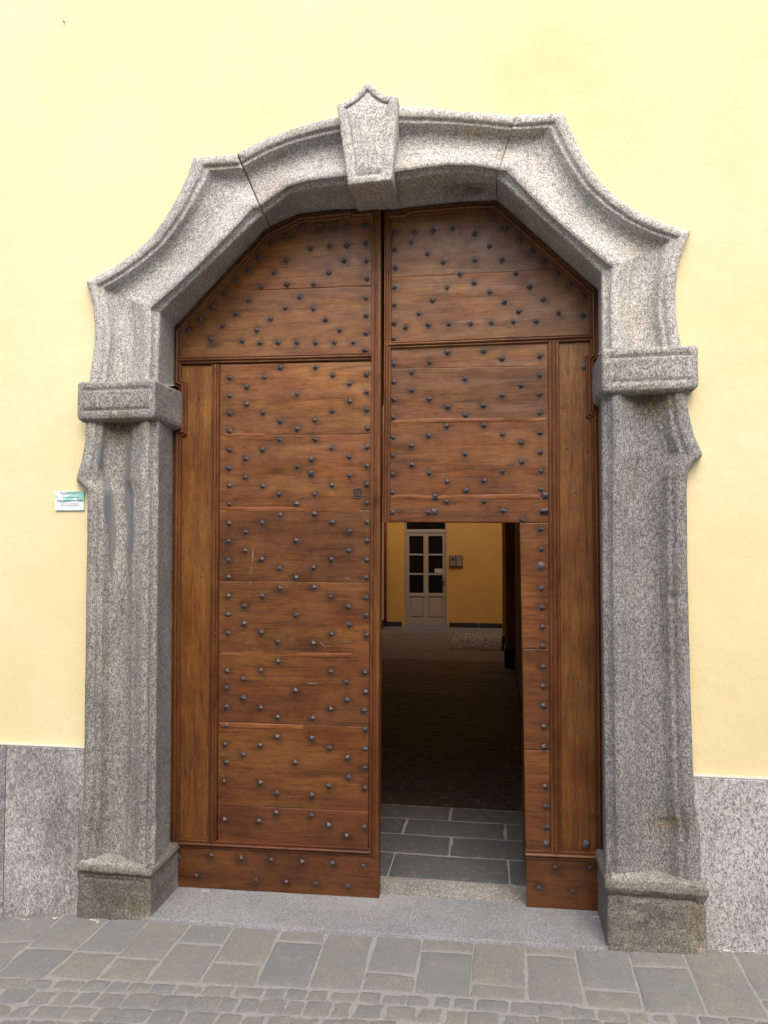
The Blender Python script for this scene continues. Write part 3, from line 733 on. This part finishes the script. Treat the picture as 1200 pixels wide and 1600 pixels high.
splice(353, 562, 792, LL, sl=.010); splice(344, 551, 1018, LL, sl=.014); splice(343, 474, 1129, LL, 7.5, sl=.03); splice(349, 415, 677, LL, 5, sl=.0)
board('side_panel', [(283, 572), (331, 572), (326, 1314), (279, 1312)], LL, W_V, y=YD+.006, seed=30)
board('bottom_rail', [(269, 1318), (591, 1334), (592, 1406.5), (268, 1388)], LL, W_H, y=YD-.004, seed=31)
moulding([(584, 1337), (586.5, 900), (588, 560), (588.5, 329)][::1], (16, 16), LL, W_MV, prof=[(1-s, h) for s, h in reversed(MP2)])
moulding([(282, 574), (278, 1306)], (11, 11), LL, W_MV, hs=.8) if False else None
moulding([(273.5, 1320), (276, 900), (278, 684), (278, 678), (286.5, 675), (286.5, 602), (278, 598), (278.5, 518), (419, 368), (470, 343), (540, 336), (548, 334), (552, 338), (584, 336)], (14, 13), LL, W_MV)
moulding([(277, 564), (581, 557)], (12, 12), LL, W_MH)
moulding([(337.5, 570), (332, 1316)], (14, 15), LL, W_MV)
moulding([(270, 1316), (579, 1331)], (13, 13), LL, W_MH)
# ---- right leaf
Rst = lx([(612, 330), (611, 560), (608, 820)]); Rmn = lx([(856, 530), (858, 1000), (860, 1330)])
dgR = [((590, 328), (790, 311)), ((765, 301), (950, 467))]
js = [312, 428, 532]
def rq(x0f, x1f, y0, y1, xr=740, sl=.00012):
    def pt(xf, y): x = xf(y); return (x, y+(y-820)*sl*(x-xr))
    return [pt(x0f, y0), pt(x1f, y0), pt(x1f, y1), pt(x0f, y1)]
for i in range(2): board('plank', rq(Rst, lambda y: 929, js[i], js[i+1]-.25), RL, W_H, clip=dgR, edge_top=(0, .7)[i], seed=40+i, rd=.2)
js = [537, 574, 657, 775]
for i in range(3): board('plank', rq(Rst, Rmn, js[i], js[i+1]-.1, sl=.00006), RL, W_H, edge_top=(0, .1, .2)[i], seed=50+i, rd=.15)
board('plank', [(607, 776), (858, 776), (858, 816.5), (607, 815.5)], RL, W_H, edge_top=.2, seed=54)
js = [817, 1014, 1172, 1332]
splice(612, 855, 654.5, RL, 6.5, sl=-.010); splice(610, 845, 772.5, RL, 7, sl=0.)
xl = lx([(812, 815), (816, 1000), (822, 1340)])
for i in range(3): board('plank', [(xl(js[i]), js[i]+.3), (Rmn(js[i]), js[i]+.3), (Rmn(js[i+1]), js[i+1]-.3), (xl(js[i+1]), js[i+1]-.3)], RL, W_H, edge_top=.5, seed=60+i)
board('side_panel', [(873, 533), (925, 533), (935, 1332), (877, 1330)], RL, W_V, y=YD+.006, seed=70)
board('bottom_rail', [(822, 1336), (940, 1340), (940, 1431), (823, 1422.5)], RL, W_H, y=YD-.004, seed=71)
moulding([(603, 816), (605.5, 560), (606.5, 329)], (12, 12), RL, W_MV, prof=MP)
moulding([(603, 540), (929, 527)], (12, 12), RL, W_MH)
moulding([(864.5, 535), (867, 1000), (869, 1332)], (17, 17), RL, W_MV)
moulding([(937.5, 1338), (934, 900), (930, 655), (930, 650), (922, 647), (921, 560), (928, 556), (927, 462), (772, 324), (720, 326), (640, 333), (632, 339), (606, 339)][::1], (13, 13), RL, W_MV)
moulding([(821, 1334), (942, 1339)], (14, 14), RL, W_MH)
# backs of the leaves (solid boards behind the face, seen at the joints and in the cut edge)
def backing(px_poly, parent):
    q = [P(*p, Y=YD+.014) for p in px_poly]
    tri = tessellate_polygon([[Vector((p[0], p[2], 0)) for p in q]]); n = len(q)
    vs = [(p[0], YD+.014, p[2]) for p in q]+[(p[0], YD+.065, p[2]) for p in q]
    fs = [tuple(t) for t in tri]+[tuple(i+n for i in reversed(t)) for t in tri]+[(i, (i+1) % n, (i+1) % n+n, i+n) for i in range(n)]
    bm = bmesh.new(); bm.from_mesh(mesh('t', vs, fs)); bmesh.ops.recalc_face_normals(bm, faces=bm.faces)
    return link('frame', bm_mesh('frame', bm), W_MV, parent)
backing([(268, 1388), (266, 510), (412, 350), (466, 326), (596.5, 318), (596, 700), (592, 1406)], LL)
backing([(601.5, 320), (778, 303), (940, 445), (943, 1431), (823.5, 1422), (821.5, 1335), (812.5, 817), (598, 816), (600, 700)], RL)

# studs: hand-forged pyramid nails
def stud_mesh(v, r=.0165, h=.0145, sides=4):
    rs = random.Random(v); bm = bmesh.new(); n = 8 if sides == 4 else 14; rings = []
    for k, (rr, hh) in enumerate(((1.0, -.003), (1.0, .12), (.62, .52), (.30, .80), (.08, 1.0))):
        ring = []
        for i in range(n):
            a = i/n*2*pi+(.0 if sides == 4 else .39)
            sq = 1/max(abs(cos(a-.0)), abs(sin(a-.0))) if sides == 4 else 1
            q = r*rr*(.80*min(sq, 1.36) if sides == 4 else 1)*rs.uniform(.95, 1.05)
            hz = hh*h if k > 0 else hh
            if k >= 2: hz *= rs.uniform(.88, 1.1)
            ring.append(bm.verts.new((cos(a)*q, -hz, sin(a)*q)))
        rings.append(ring)
    for a, b in zip(rings[:-1], rings[1:]):
        for i in range(n): bm.faces.new((a[i], b[i], b[(i+1) % n], a[(i+1) % n]))
    bm.faces.new(rings[-1])
    bmesh.ops.recalc_face_normals(bm, faces=bm.faces)
    me = bm_mesh('stud', bm); me.materials.append(IRON); return me
SM = [stud_mesh(i) for i in range(8)]
def put(me, name, px, py, parent, y=YD+.001, sc=1, rot=None):
    p = P(px, py, Y=y-.008); o = bpy.data.objects.new(name, me); C.objects.link(o); o.parent = parent
    o.location = Vector((p[0], y, p[2]))-parent.location
    o.rotation_euler = (random.uniform(-.12, .12), pi/4+random.gauss(0, .3) if rot is None else rot, random.uniform(-.12, .12)); o.scale = (sc,)*3
    return o
for (x, y) in studsL: put(random.choice(SM), 'stud', x, y, LL, sc=random.uniform(.88, 1.08))
for (x, y) in studsR: put(random.choice(SM), 'stud', x, y, RL, sc=random.uniform(.88, 1.08))
BM = [stud_mesh(100+i, .020, .017) for i in range(3)]
for (x, y) in bigL: put(BM[0], 'square_bolt', x, y, LL, sc=1.0, rot=pi/4*0+.1)
for (x, y) in bigR: put(BM[1], 'square_bolt', x, y, RL, sc=1.05, rot=.05)
rb_ = stud_mesh(300, .023, .014, 12)
for (x, y) in ((845.5, 885), (917, 1320)): put(rb_, 'round_bolt', x, y, RL, sc=1.)
put(rb_, 'round_bolt', 913, 573, RL, sc=.75); put(rb_, 'round_bolt', 853, 1320, RL, sc=.85)
# small nail heads on panels and mouldings
nh = stud_mesh(400, .005, .004, 12)
for (x, y) in [(310, 623), (317, 631), (314, 900), (300, 1180), (874, 558), (879, 636), (886, 700), (918, 706), (900, 770), (336, 990), (863, 757), (863, 652), (868, 1231), (932, 852), (932, 1010), (271, 1200), (276, 690), (281, 640)]:
    put(nh, 'nail', x, y, LL if x < 600 else RL, y=YD-.012 if x in (863, 868, 932, 336) else YD+.004)
SCR = flat('scratch', (.26, .19, .14), .8)
for (x0, y0, x1, y1, wd_) in ((395.5, 856, 394.5, 880, 1.6), (393, 884, 391.5, 898, .9), (391, 908, 390.5, 916, .8), (480, 1067, 495, 1069, 1.6), (500, 1003, 509, 1012, .9), (509, 1012, 518, 1009, .8), (530, 1003, 548, 1003, .7), (538, 902, 546, 905, 1.)):
    a_, b_ = P(x0, y0, Y=YD-.004), P(x1, y1, Y=YD-.004); d_ = np.array([b_[0]-a_[0], b_[2]-a_[2]]); L_ = np.hypot(*d_); d_ /= L_; n_ = np.array([-d_[1], d_[0]]); up_v = []; lo_v = []
    for k in range(7):
        t = k/6; w_ = wd_*.00345*.5*math.sin(pi*min(max(t, .06), .94))*random.uniform(.6, 1.3); c_ = np.array([a_[0], a_[2]])+d_*L_*t+n_*random.gauss(0, .0006)
        up_v.append((c_[0]+n_[0]*w_, YD-.0042, c_[1]+n_[1]*w_)); lo_v.append((c_[0]-n_[0]*w_, YD-.0042, c_[1]-n_[1]*w_))
    vs = up_v+lo_v+[(x, y+.008, z) for x, y, z in up_v+lo_v]; fs = [(k, k+1, 8+k, 7+k) for k in range(6)]+[(k, 14+k, 15+k, k+1) for k in range(6)]+[(7+k, 8+k, 22+k, 21+k) for k in range(6)]
    link('scratch', mesh('scratch', vs, fs), SCR, LL)
# hinge barrel by the wicket
def cyl(name, a, b, r, mat, parent, n=14, cap=True):
    a = V(a); b = V(b); d = (b-a).normalized(); u = d.orthogonal().normalized(); v = d.cross(u); vs = []; fs = []
    for k, (p, rr) in enumerate(((a, r*.85), (a+d*r*.2, r), (b-d*r*.2, r), (b, r*.85))):
        for i in range(n): an = i/n*2*pi; vs.append(p+u*cos(an)*rr+v*sin(an)*rr)
    for k in range(3):
        for i in range(n): fs.append((k*n+i, k*n+(i+1) % n, (k+1)*n+(i+1) % n, (k+1)*n+i))
    fs.append(tuple(range(n-1, -1, -1))); fs.append(tuple(range(3*n, 4*n)))
    bm = bmesh.new(); bm.from_mesh(mesh('t', vs, fs)); bmesh.ops.recalc_face_normals(bm, faces=bm.faces)
    return link(name, bm_mesh(name, bm, True), mat, parent)
h0 = P(844, 798, Y=YD-.014); h1 = P(857, 797, Y=YD-.014); cyl('hinge_pin', h0, h1, .012, IRON, RL)
# dark worn square mark of an old lock, framed by a thin iron staple
pa, pb = P(552.5, 763, Y=YD), P(566, 778, Y=YD)
boxo('lock_plug', pa[0]+.006, pb[0]-.006, YD-.0035, YD+.01, pb[2]+.006, pa[2]-.006, flat('dark_plug', (.06, .026, .014), .6), LL, .003)
for q in ((pa[0], pa[0]+.006, pb[2], pa[2]), (pb[0]-.006, pb[0], pb[2]+.004, pa[2]-.006), (pa[0]+.004, pb[0], pa[2]-.005, pa[2]), (pa[0], pb[0]-.01, pb[2]-.002, pb[2]+.004)):
    boxo('lock_edge', q[0], q[1], YD-.0055, YD+.01, q[2], q[3], IRON, LL, .002)
# the wicket, opened inwards against the passage side
WK = thing('wicket_door', (.735, .34, -.16), 'small wicket door swung open into the dark passage, seen edge on', 'door')
for k in range(5):
    boxo('plank', .720, .752, .35+.148*k, .35+.148*k+.146, -.14, 1.84, W_V, WK, .003)
for z in (.1, 1.6): boxo('brace', .752, .775, .36, 1.08, z, z+.12, W_MH, WK, .004)

# ------------------------------------------------------------------ passage
YB = float(P(700, 980, Z=ZI)[1])
def zf(y): return ZI
XL = float(P(600, 979, Z=ZI)[0]); XR = float(P(807, 1052, Z=ZI)[0])
YE = float(P(800, 1043, Z=ZI)[1])          # passage end / pilaster
XPIL = float(P(790, 1035, Z=ZI)[0])
COURTM = flat('court_joint', (.09, .08, .07), .9)  # bed kept dark as part of the painted passage shade
FLOORM = [m_slate('half_lit_stone', [(.05, .043, .035), (.06, .05, .04)], .7), m_slate('mostly_lit_stone', [(.09, .077, .063), (.10, .085, .07)], .7)]  # in-between tones painting the light's fade towards the court
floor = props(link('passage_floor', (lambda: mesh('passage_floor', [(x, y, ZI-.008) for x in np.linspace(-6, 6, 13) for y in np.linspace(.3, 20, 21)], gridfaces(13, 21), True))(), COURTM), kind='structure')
sy = P(650, 1372, Z=ZI)[1]
bmz = stone_piece([(-1.15, .305), (1.02, .305), (1.02, sy-.006), (-1.15, sy-.006)], lambda x, y: ZI+.003, .012, jit=.002)
link('sill_stone', mesh('sill_stone', *bmz, True), G_JAMB, floor)
rows_y = [sy]+[float(P(700, v, Z=ZI)[1]) for v in (1337, 1307, 1282, 1261)]
d0 = .30
while rows_y[-1] < YB-.1: rows_y.append(rows_y[-1]+d0)
rows_y[-1] = YB+.1
boxo('joint_mortar', -1.2, 1.3, rows_y[0]-.01, rows_y[4], ZI-.03, ZI-.0035, MORTAR, floor)
PXJ = {0: [610, 795], 1: [704], 2: [632, 789], 3: [704]}
cobx0 = float(P(702, 1012, Z=ZI)[0]); coby0 = float(P(745, 1014, Z=ZI)[1]); coby1 = float(P(745, 993, Z=ZI)[1])
cntf = 0
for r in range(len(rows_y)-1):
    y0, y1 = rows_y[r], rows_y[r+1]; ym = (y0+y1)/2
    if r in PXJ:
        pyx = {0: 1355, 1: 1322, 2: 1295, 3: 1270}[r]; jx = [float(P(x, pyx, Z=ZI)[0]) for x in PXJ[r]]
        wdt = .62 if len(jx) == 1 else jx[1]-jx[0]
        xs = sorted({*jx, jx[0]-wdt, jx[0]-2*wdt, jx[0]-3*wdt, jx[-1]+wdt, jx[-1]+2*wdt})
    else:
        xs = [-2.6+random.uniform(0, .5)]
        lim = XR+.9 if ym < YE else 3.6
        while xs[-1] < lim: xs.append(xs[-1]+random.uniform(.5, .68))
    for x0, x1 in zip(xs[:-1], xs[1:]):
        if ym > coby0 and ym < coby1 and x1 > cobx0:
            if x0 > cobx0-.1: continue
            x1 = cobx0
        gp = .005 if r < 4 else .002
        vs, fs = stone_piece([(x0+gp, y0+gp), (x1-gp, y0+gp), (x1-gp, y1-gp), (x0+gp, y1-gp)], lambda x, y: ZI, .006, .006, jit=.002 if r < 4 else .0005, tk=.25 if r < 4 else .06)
        link('floor_slab', mesh('floor_slab', vs, fs, True), (COURTS if y0 > YE+.3 else FLOORM[1] if y0+random.uniform(-.3, .3) > YE-.9 else FLOORM[0] if y0+random.uniform(-.4, .4) > YE-2.4 else FLOORS if r < 4 else FLOORD), floor); cntf += 1  # stone tone steps stand in for light fading along the passage
# cobbled panel in the court
cv, cf = [], []
rr = random.Random(3)
yy0 = rows_y[min(i for i, v in enumerate(rows_y) if v > coby0)-1]
y = coby0-.06
while y < coby1+.2:
    x = cobx0+.02
    while x < cobx0+3.4:
        s = rr.uniform(.032, .05); o = len(cv); n = 7; ph = rr.uniform(0, 6)
        for (q, hz) in ((1, -.01), (.9, .008), (.55, .02)):
            for i in range(n): cv.append((x+cos(ph+i/n*2*pi)*s*q*.9, y+sin(ph+i/n*2*pi)*s*q*.7, ZI+hz))
        cv.append((x, y, ZI+.024))
        for k in range(2):
            for i in range(n): cf.append((o+k*n+i, o+k*n+(i+1) % n, o+(k+1)*n+(i+1) % n, o+(k+1)*n+i))
        for i in range(n): cf.append((o+2*n+i, o+2*n+(i+1) % n, o+3*n))
        x += s*1.9
    y += .065
COB = NT('pale_cobbles'); _c = COB.coords(rnd=False); COB = COB.done(COB.ramp(COB.noise(_c, 11, 3, .8), [(.3, (.10, .085, .065)), (.5, (.26, .22, .17)), (.7, (.5, .44, .36))]), .8)
props(link('cobbles', mesh('cobbles', cv, cf, True), COB, floor), kind='stuff')

ZC = 3.95
pw = props(bpy.data.objects.new('passage', None), 'dim ochre carriage passage behind the open wicket, a pilaster at its far end', 'passage'); C.objects.link(pw); pw.location = (-.3, 2, ZI)
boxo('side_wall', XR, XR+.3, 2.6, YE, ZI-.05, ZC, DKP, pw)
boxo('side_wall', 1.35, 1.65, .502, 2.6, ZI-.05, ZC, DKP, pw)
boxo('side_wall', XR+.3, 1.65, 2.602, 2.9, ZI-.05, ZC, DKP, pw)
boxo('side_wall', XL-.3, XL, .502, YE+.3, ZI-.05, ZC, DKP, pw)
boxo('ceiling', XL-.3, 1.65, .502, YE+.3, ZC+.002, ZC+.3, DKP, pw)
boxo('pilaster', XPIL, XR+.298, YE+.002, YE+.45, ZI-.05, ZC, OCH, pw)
SK = flat('skirting_slate', (.035, .032, .035), .5)
boxo('skirting', XPIL-.02, XR+.01, YE-.02, YE+.47, ZI, ZI+.28, SK, pw, .004)
boxo('skirting', XR-.02, XR-.002, 2.61, YE-.022, ZI, ZI+.2, SK, pw, .003)
# ------------------------------------------------------------------ courtyard
HC = 8.0
cy = thing('courtyard_house', (-.4, YB, ZI), 'ochre plastered house wall at the end of the courtyard beyond the passage', 'house')
dl, dr = float(P(632, 900, Y=YB)[0]), float(P(698, 900, Y=YB)[0])
zt_ = float(P(665, 832, Y=YB)[2]); ztr = float(P(665, 805, Y=YB)[2])
for (x0, x1, z0, z1) in ((XL-.3, dl, ZI-.05, HC), (dr, 5, ZI-.05, HC), (dl+.001, dr-.001, ztr, HC)): boxo('wall', x0, x1, YB, YB+.4, z0, z1, OCH, cy)
jx_ = float(P(748, 975, Y=YB)[0])
for x0, x1 in ((XL+.02, float(P(628, 975, Y=YB)[0])), (float(P(702, 975, Y=YB)[0]), jx_-.004), (jx_+.004, 4.9)):
    boxo('skirting', x0, x1, YB-.025, YB-.001, ZI, float(P(665, 972, Y=YB)[2]), SK, cy, .003)
cs = thing('courtyard_side_wall', (XL-.15, YE+1, ZI), 'pale yellow side wall of the courtyard glimpsed at the left edge of the wicket opening', 'wall')
boxo('wall', XL-.3, XL-.001, YE+.302, YB-.001, ZI-.05, HC, YEL, cs)
boxo('skirting', XL, XL+.02, YE+.31, YB-.03, ZI, ZI+.17, SK, cs, .003)
c3 = thing('courtyard_wing', (4, YE+2, ZI), 'ochre wing closing the courtyard behind the pilaster', 'wall')
boxo('wall', XR+.302, 5, YE+.452, YE+.7, ZI-.05, HC, OCH, c3)
boxo('wall', 4.7, 5, YE+.702, YB-.002, ZI-.05, HC, OCH, c3)
yb_ = YE+1.7; xb_ = float(P(785, 900, Y=yb_)[0])
boxo('buttress', xb_, 3., yb_, yb_+.35, ZI-.05, HC, OCH, c3)
boxo('skirting', xb_-.015, 3.01, yb_-.02, yb_-.001, ZI, ZI+.26, SK, c3, .003); boxo('skirting', xb_-.015, xb_-.001, yb_, yb_+.35, ZI, ZI+.26, SK, c3, .003)
# upper storey over the passage
boxo('upper_wall', XL-.3, 5, YE+.05, YE+.449, ZC+.302, HC, OCH, pw)
# glazed door
BEI = flat('beige_paint', (.44, .35, .26), .55, .4)
GLASS = NT('dark_glass'); GLASS.b.inputs['Base Color'].default_value = (.012, .011, .011, 1); GLASS.b.inputs['Roughness'].default_value = .08; GLASS = GLASS.m
gd = thing('glazed_door', ((dl+dr)/2, YB+.05, ZI), 'beige half glazed door with six dark panes at the far end of the courtyard', 'door')
def dx(px): return float(P(px, 900, Y=YB)[0])
def dz(py): return float(P(665, py, Y=YB)[2])
y0 = YB+.03
boxo('frame', dl+.002, dx(635), y0, y0+.09, ZI, ztr-.01, BEI, gd, .004); boxo('frame', dx(695.5), dr-.002, y0, y0+.09, ZI, ztr-.01, BEI, gd, .004)
boxo('frame', dx(635)+.001, dx(695.5)-.001, y0, y0+.09, dz(832), dz(827.5), BEI, gd, .004)
boxo('transom_pane', dx(635)+.001, dx(695.5)-.001, y0+.05, y0+.06, dz(827), ztr, GLASS, gd)
xa, xb, xc, xd, xe, xf = [dx(v) for v in (635.5, 639, 661.5, 669, 691.5, 695)]
for (a, b) in ((xa, xb), (xc, xd), (xe, xf)): boxo('stile', a, b, y0+.01, y0+.055, ZI+.02, dz(833), BEI, gd, .003)
for (za, zb) in ((dz(837.5), dz(833)), (dz(868), dz(865.5)), (dz(898.5), dz(896)), (dz(932), dz(927)), (ZI+.02, dz(967))):
    for (a, b) in ((xb, xc), (xd, xe)): boxo('rail', a+.001, b-.001, y0+.014, y0+.05, za, zb, BEI, gd, .003)
for (za, zb) in ((dz(865.5), dz(837.5)), (dz(896), dz(868)), (dz(927), dz(898.5))):
    for (a, b) in ((xb, xc), (xd, xe)): boxo('pane', a+.001, b-.001, y0+.03, y0+.036, za+.001, zb-.001, GLASS, gd)
for (a, b) in ((xb, xc), (xd, xe)):
    p_ = boxo('panel', a+.001, b-.001, y0+.032, y0+.045, dz(967)+.001, dz(932)-.001, BEI, gd)
    boxo('raised_field', a+.035, b-.035, y0+.018, y0+.0315, dz(967)+.05, dz(932)-.05, BEI, p_, .008)
boxo('notice', dx(679), dx(691), y0+.024, y0+.029, dz(895), dz(888.5), flat('paper', (.55, .5, .42), .8), gd)
STL = flat('steel', (.75, .73, .70), .25, .5, 1.)
hd = boxo('handle', dx(690.5), dx(694), y0-.035, y0-.015, dz(907), dz(905), STL, gd, .004)
boxo('handle_plate', dx(692), dx(694.2), y0-.001, y0+.0095, dz(915), dz(903), flat('bronze', (.2, .11, .06), .5, .5, .6), gd, .002)
# intercom
ic = thing('intercom_panel', (dx(712), YB-.02, dz(885)), 'small twin module intercom panel on the ochre wall beside the glazed door', 'intercom')
IM = flat('intercom_metal', (.28, .23, .16), .4, .5, .4)
boxo('back_box', dx(702), dx(723), YB-.03, YB-.001, dz(885.5), dz(867.5), flat('intercom_frame', (.13, .10, .07), .5), ic, .005)
m1 = boxo('module', dx(703.2), dx(711.8), YB-.042, YB-.031, dz(884.5), dz(868.6), IM, ic, .003)
m2 = boxo('module', dx(713.4), dx(722), YB-.042, YB-.031, dz(884.5), dz(868.6), IM, ic, .003)
boxo('speaker_grille', dx(706), dx(709.5), YB-.046, YB-.0425, dz(874.5), dz(871.8), SK, m1, .002)
for i in range(3):
    for j in range(3): boxo('button', dx(705+i*2), dx(706.3+i*2), YB-.046, YB-.0425, dz(879+j*2), dz(877.7+j*2), flat('button_metal', (.4, .36, .3), .4) if i+j == 0 else bpy.data.materials['button_metal'], m1, .001)
for j in range(5): boxo('button', dx(715), dx(720.5), YB-.046, YB-.0425, dz(873+j*2.6), dz(871.4+j*2.6), bpy.data.materials['button_metal'], m2, .001)
# downpipe
dp = thing('downpipe', (dx(602.3), YB-.1, ZI), 'reddish brown downpipe in the courtyard corner left of the glazed door', 'downpipe')
xp = dx(602.3); PB = flat('pipe_brown', (.16, .035, .015), .45)
cyl('pipe', (xp, YB-.09, ZI+.01), (xp, YB-.09, 3.2), .042, PB, dp, 20)
for z in (.5, 1.95): cyl('bracket', (xp, YB-.09, z), (xp, YB-.09, z+.03), .050, PB, dp, 20)

# ------------------------------------------------------------------ name plate
pl, pr_ = P(87, 768, Y=-.006), P(131.5, 797.5, Y=-.006)
np_ = thing('name_plate', ((pl[0]+pr_[0])/2, -.003, (pl[2]+pr_[2])/2), 'small pale turquoise and white name plate on the yellow wall left of the portal', 'sign')
def m_plate():
    g = NT('plate_print'); co = g.tc.outputs['Generated']
    mp = g.n('Mapping'); g.l(co, mp.inputs[0]); mp.inputs['Scale'].default_value = (1.2, 1, 1.0)
    wv = g.noise(mp.outputs[0], 2.1, 1, .3, .6)
    c = g.ramp(wv, [(.40, (.36, .72, .66)), (.43, (.62, .82, .86)), (.47, (.88, .90, .95)), (.58, (.86, .90, .95)), (.62, (.52, .80, .82)), (.66, (.75, .88, .92))])
    sx = g.n('SeparateXYZ'); g.l(co, sx.inputs[0])
    c = g.mix(g.ramp(sx.outputs[2], [(.20, 1.), (.26, 0.)]), c, (.68, .88, .92))
    return g.done(c, .25, None, .5)
boxo('plate', pl[0], pr_[0], -.010, -.001, pr_[2], pl[2], m_plate(), np_, .0015)
INK = flat('blue_ink', (.03, .04, .16), .5); INK2 = flat('grey_ink', (.16, .22, .28), .5); INKR = flat('red_ink', (.38, .12, .16), .5)
def text(s, px, py, hpx, mat, wpx):
    cu = bpy.data.curves.new('t', 'FONT'); cu.body = s; cu.align_x = 'CENTER'; cu.size = 1; cu.extrude = .004
    o = bpy.data.objects.new('t', cu); C.objects.link(o)
    bpy.context.view_layer.update()
    me = bpy.data.meshes.new_from_object(o.evaluated_get(bpy.context.evaluated_depsgraph_get())); bpy.data.objects.remove(o)
    a = np.empty(len(me.vertices)*3); me.vertices.foreach_get('co', a); a = a.reshape(-1, 3)
    c = P(px, py, Y=-.0112); mw = .00349
    wd = a[:, 0].max()-a[:, 0].min(); ht = .72
    a[:, 0] -= (a[:, 0].max()+a[:, 0].min())/2
    b = np.c_[a[:, 0]/wd*wpx*mw+c[0], c[1]-a[:, 2]*.1, a[:, 1]/ht*hpx*mw+c[2]]
    me.vertices.foreach_set('co', b.ravel()); me.update(); me.materials.clear()
    return link('lettering', me, mat, np_)
text('STUDIO TECNICO ASSOCIATO E CONSULENZA', 109, 768.6+.9, 1.2, INK2, 36)
text('PROGETTAZIONI VIA S. MARTA 10', 107, 772.0, 1.3, INK2, 27)
text('Studio Ortho Casa sas', 109.5, 777.9, 1.9, INK2, 30)
text('Rag. Jadran SAVARIN', 109.5, 783.6, 3.4, INK, 43)
text('cell. 348 21 55 per app. 01', 110, 787.4, 1.3, INKR, 28)
text('Tel. 0165 2121 fax 0165 2122', 109.5, 790.2, 1.4, INKR, 32)

# small things on the wall and the ground
wn = thing('wall_nail', tuple(P(101, 36, Y=-.01)), 'tiny rusty nail end left in the plaster near the top left corner', 'nail')
a_ = P(101, 34, Y=0); cyl('shank', (a_[0], .005, a_[2]), (a_[0], -.012, a_[2]-.006), .0025, flat('rust', (.25, .14, .07), .8), wn, 8)
cyl('head', (a_[0], -.012, a_[2]-.006), (a_[0], -.015, a_[2]-.007), .0045, bpy.data.materials['rust'], wn, 8)
lv, lf = [], []
for (x, y, n) in ((272, 1387, 10), (321, 1391, 5), (934, 1431, 9), (40, 1434, 6), (90, 1433, 8), (150, 1436, 7), (1135, 1484, 7), (1170, 1485, 4)):
    c = P(x, y+1, Z=zsill(-1.2) if x < 600 else zsill(1.05)) if 250 < x < 1000 else G(x, y+2)
    for k in range(n):
        q = c+np.array([random.gauss(0, .018), -abs(random.gauss(0, .008))-.004, .004]); s = random.uniform(.004, .009); o = len(lv); an = random.uniform(0, 6)
        for i in range(5): lv.append((q[0]+cos(an+i*1.257)*s, q[1]+sin(an+i*1.257)*s*.7, q[2]+random.uniform(-.001, .004)))
        lv.append((q[0], q[1], q[2]+.003)); lf += [(o+i, o+(i+1) % 5, o+5) for i in range(5)]
LP = NT('paper_bits'); _oi = LP.coords(rnd=False); LP = LP.done(LP.ramp(LP.noise(_oi, 90, 1), [(.4, (.7, .7, .66)), (.5, (.6, .25, .3)), (.6, (.65, .6, .5))], 'CONSTANT'), .8)
o = link('litter', mesh('litter', lv, lf), LP); props(o, 'few tiny pale bits of litter on the doorstep by the door leaves', 'litter', kind='stuff')

# the house across the narrow street (unseen, behind the camera), added and kept pale to fill the light
op = thing('unseen_opposite_house', (0, -7.2, -.2), 'unseen cream house front across the street, kept pale as fill', 'house')
boxo('wall', -12, 12, -7.6, -7.2, -.6, 6.0, flat('cream_plaster', (.74, .70, .60), .9), op)
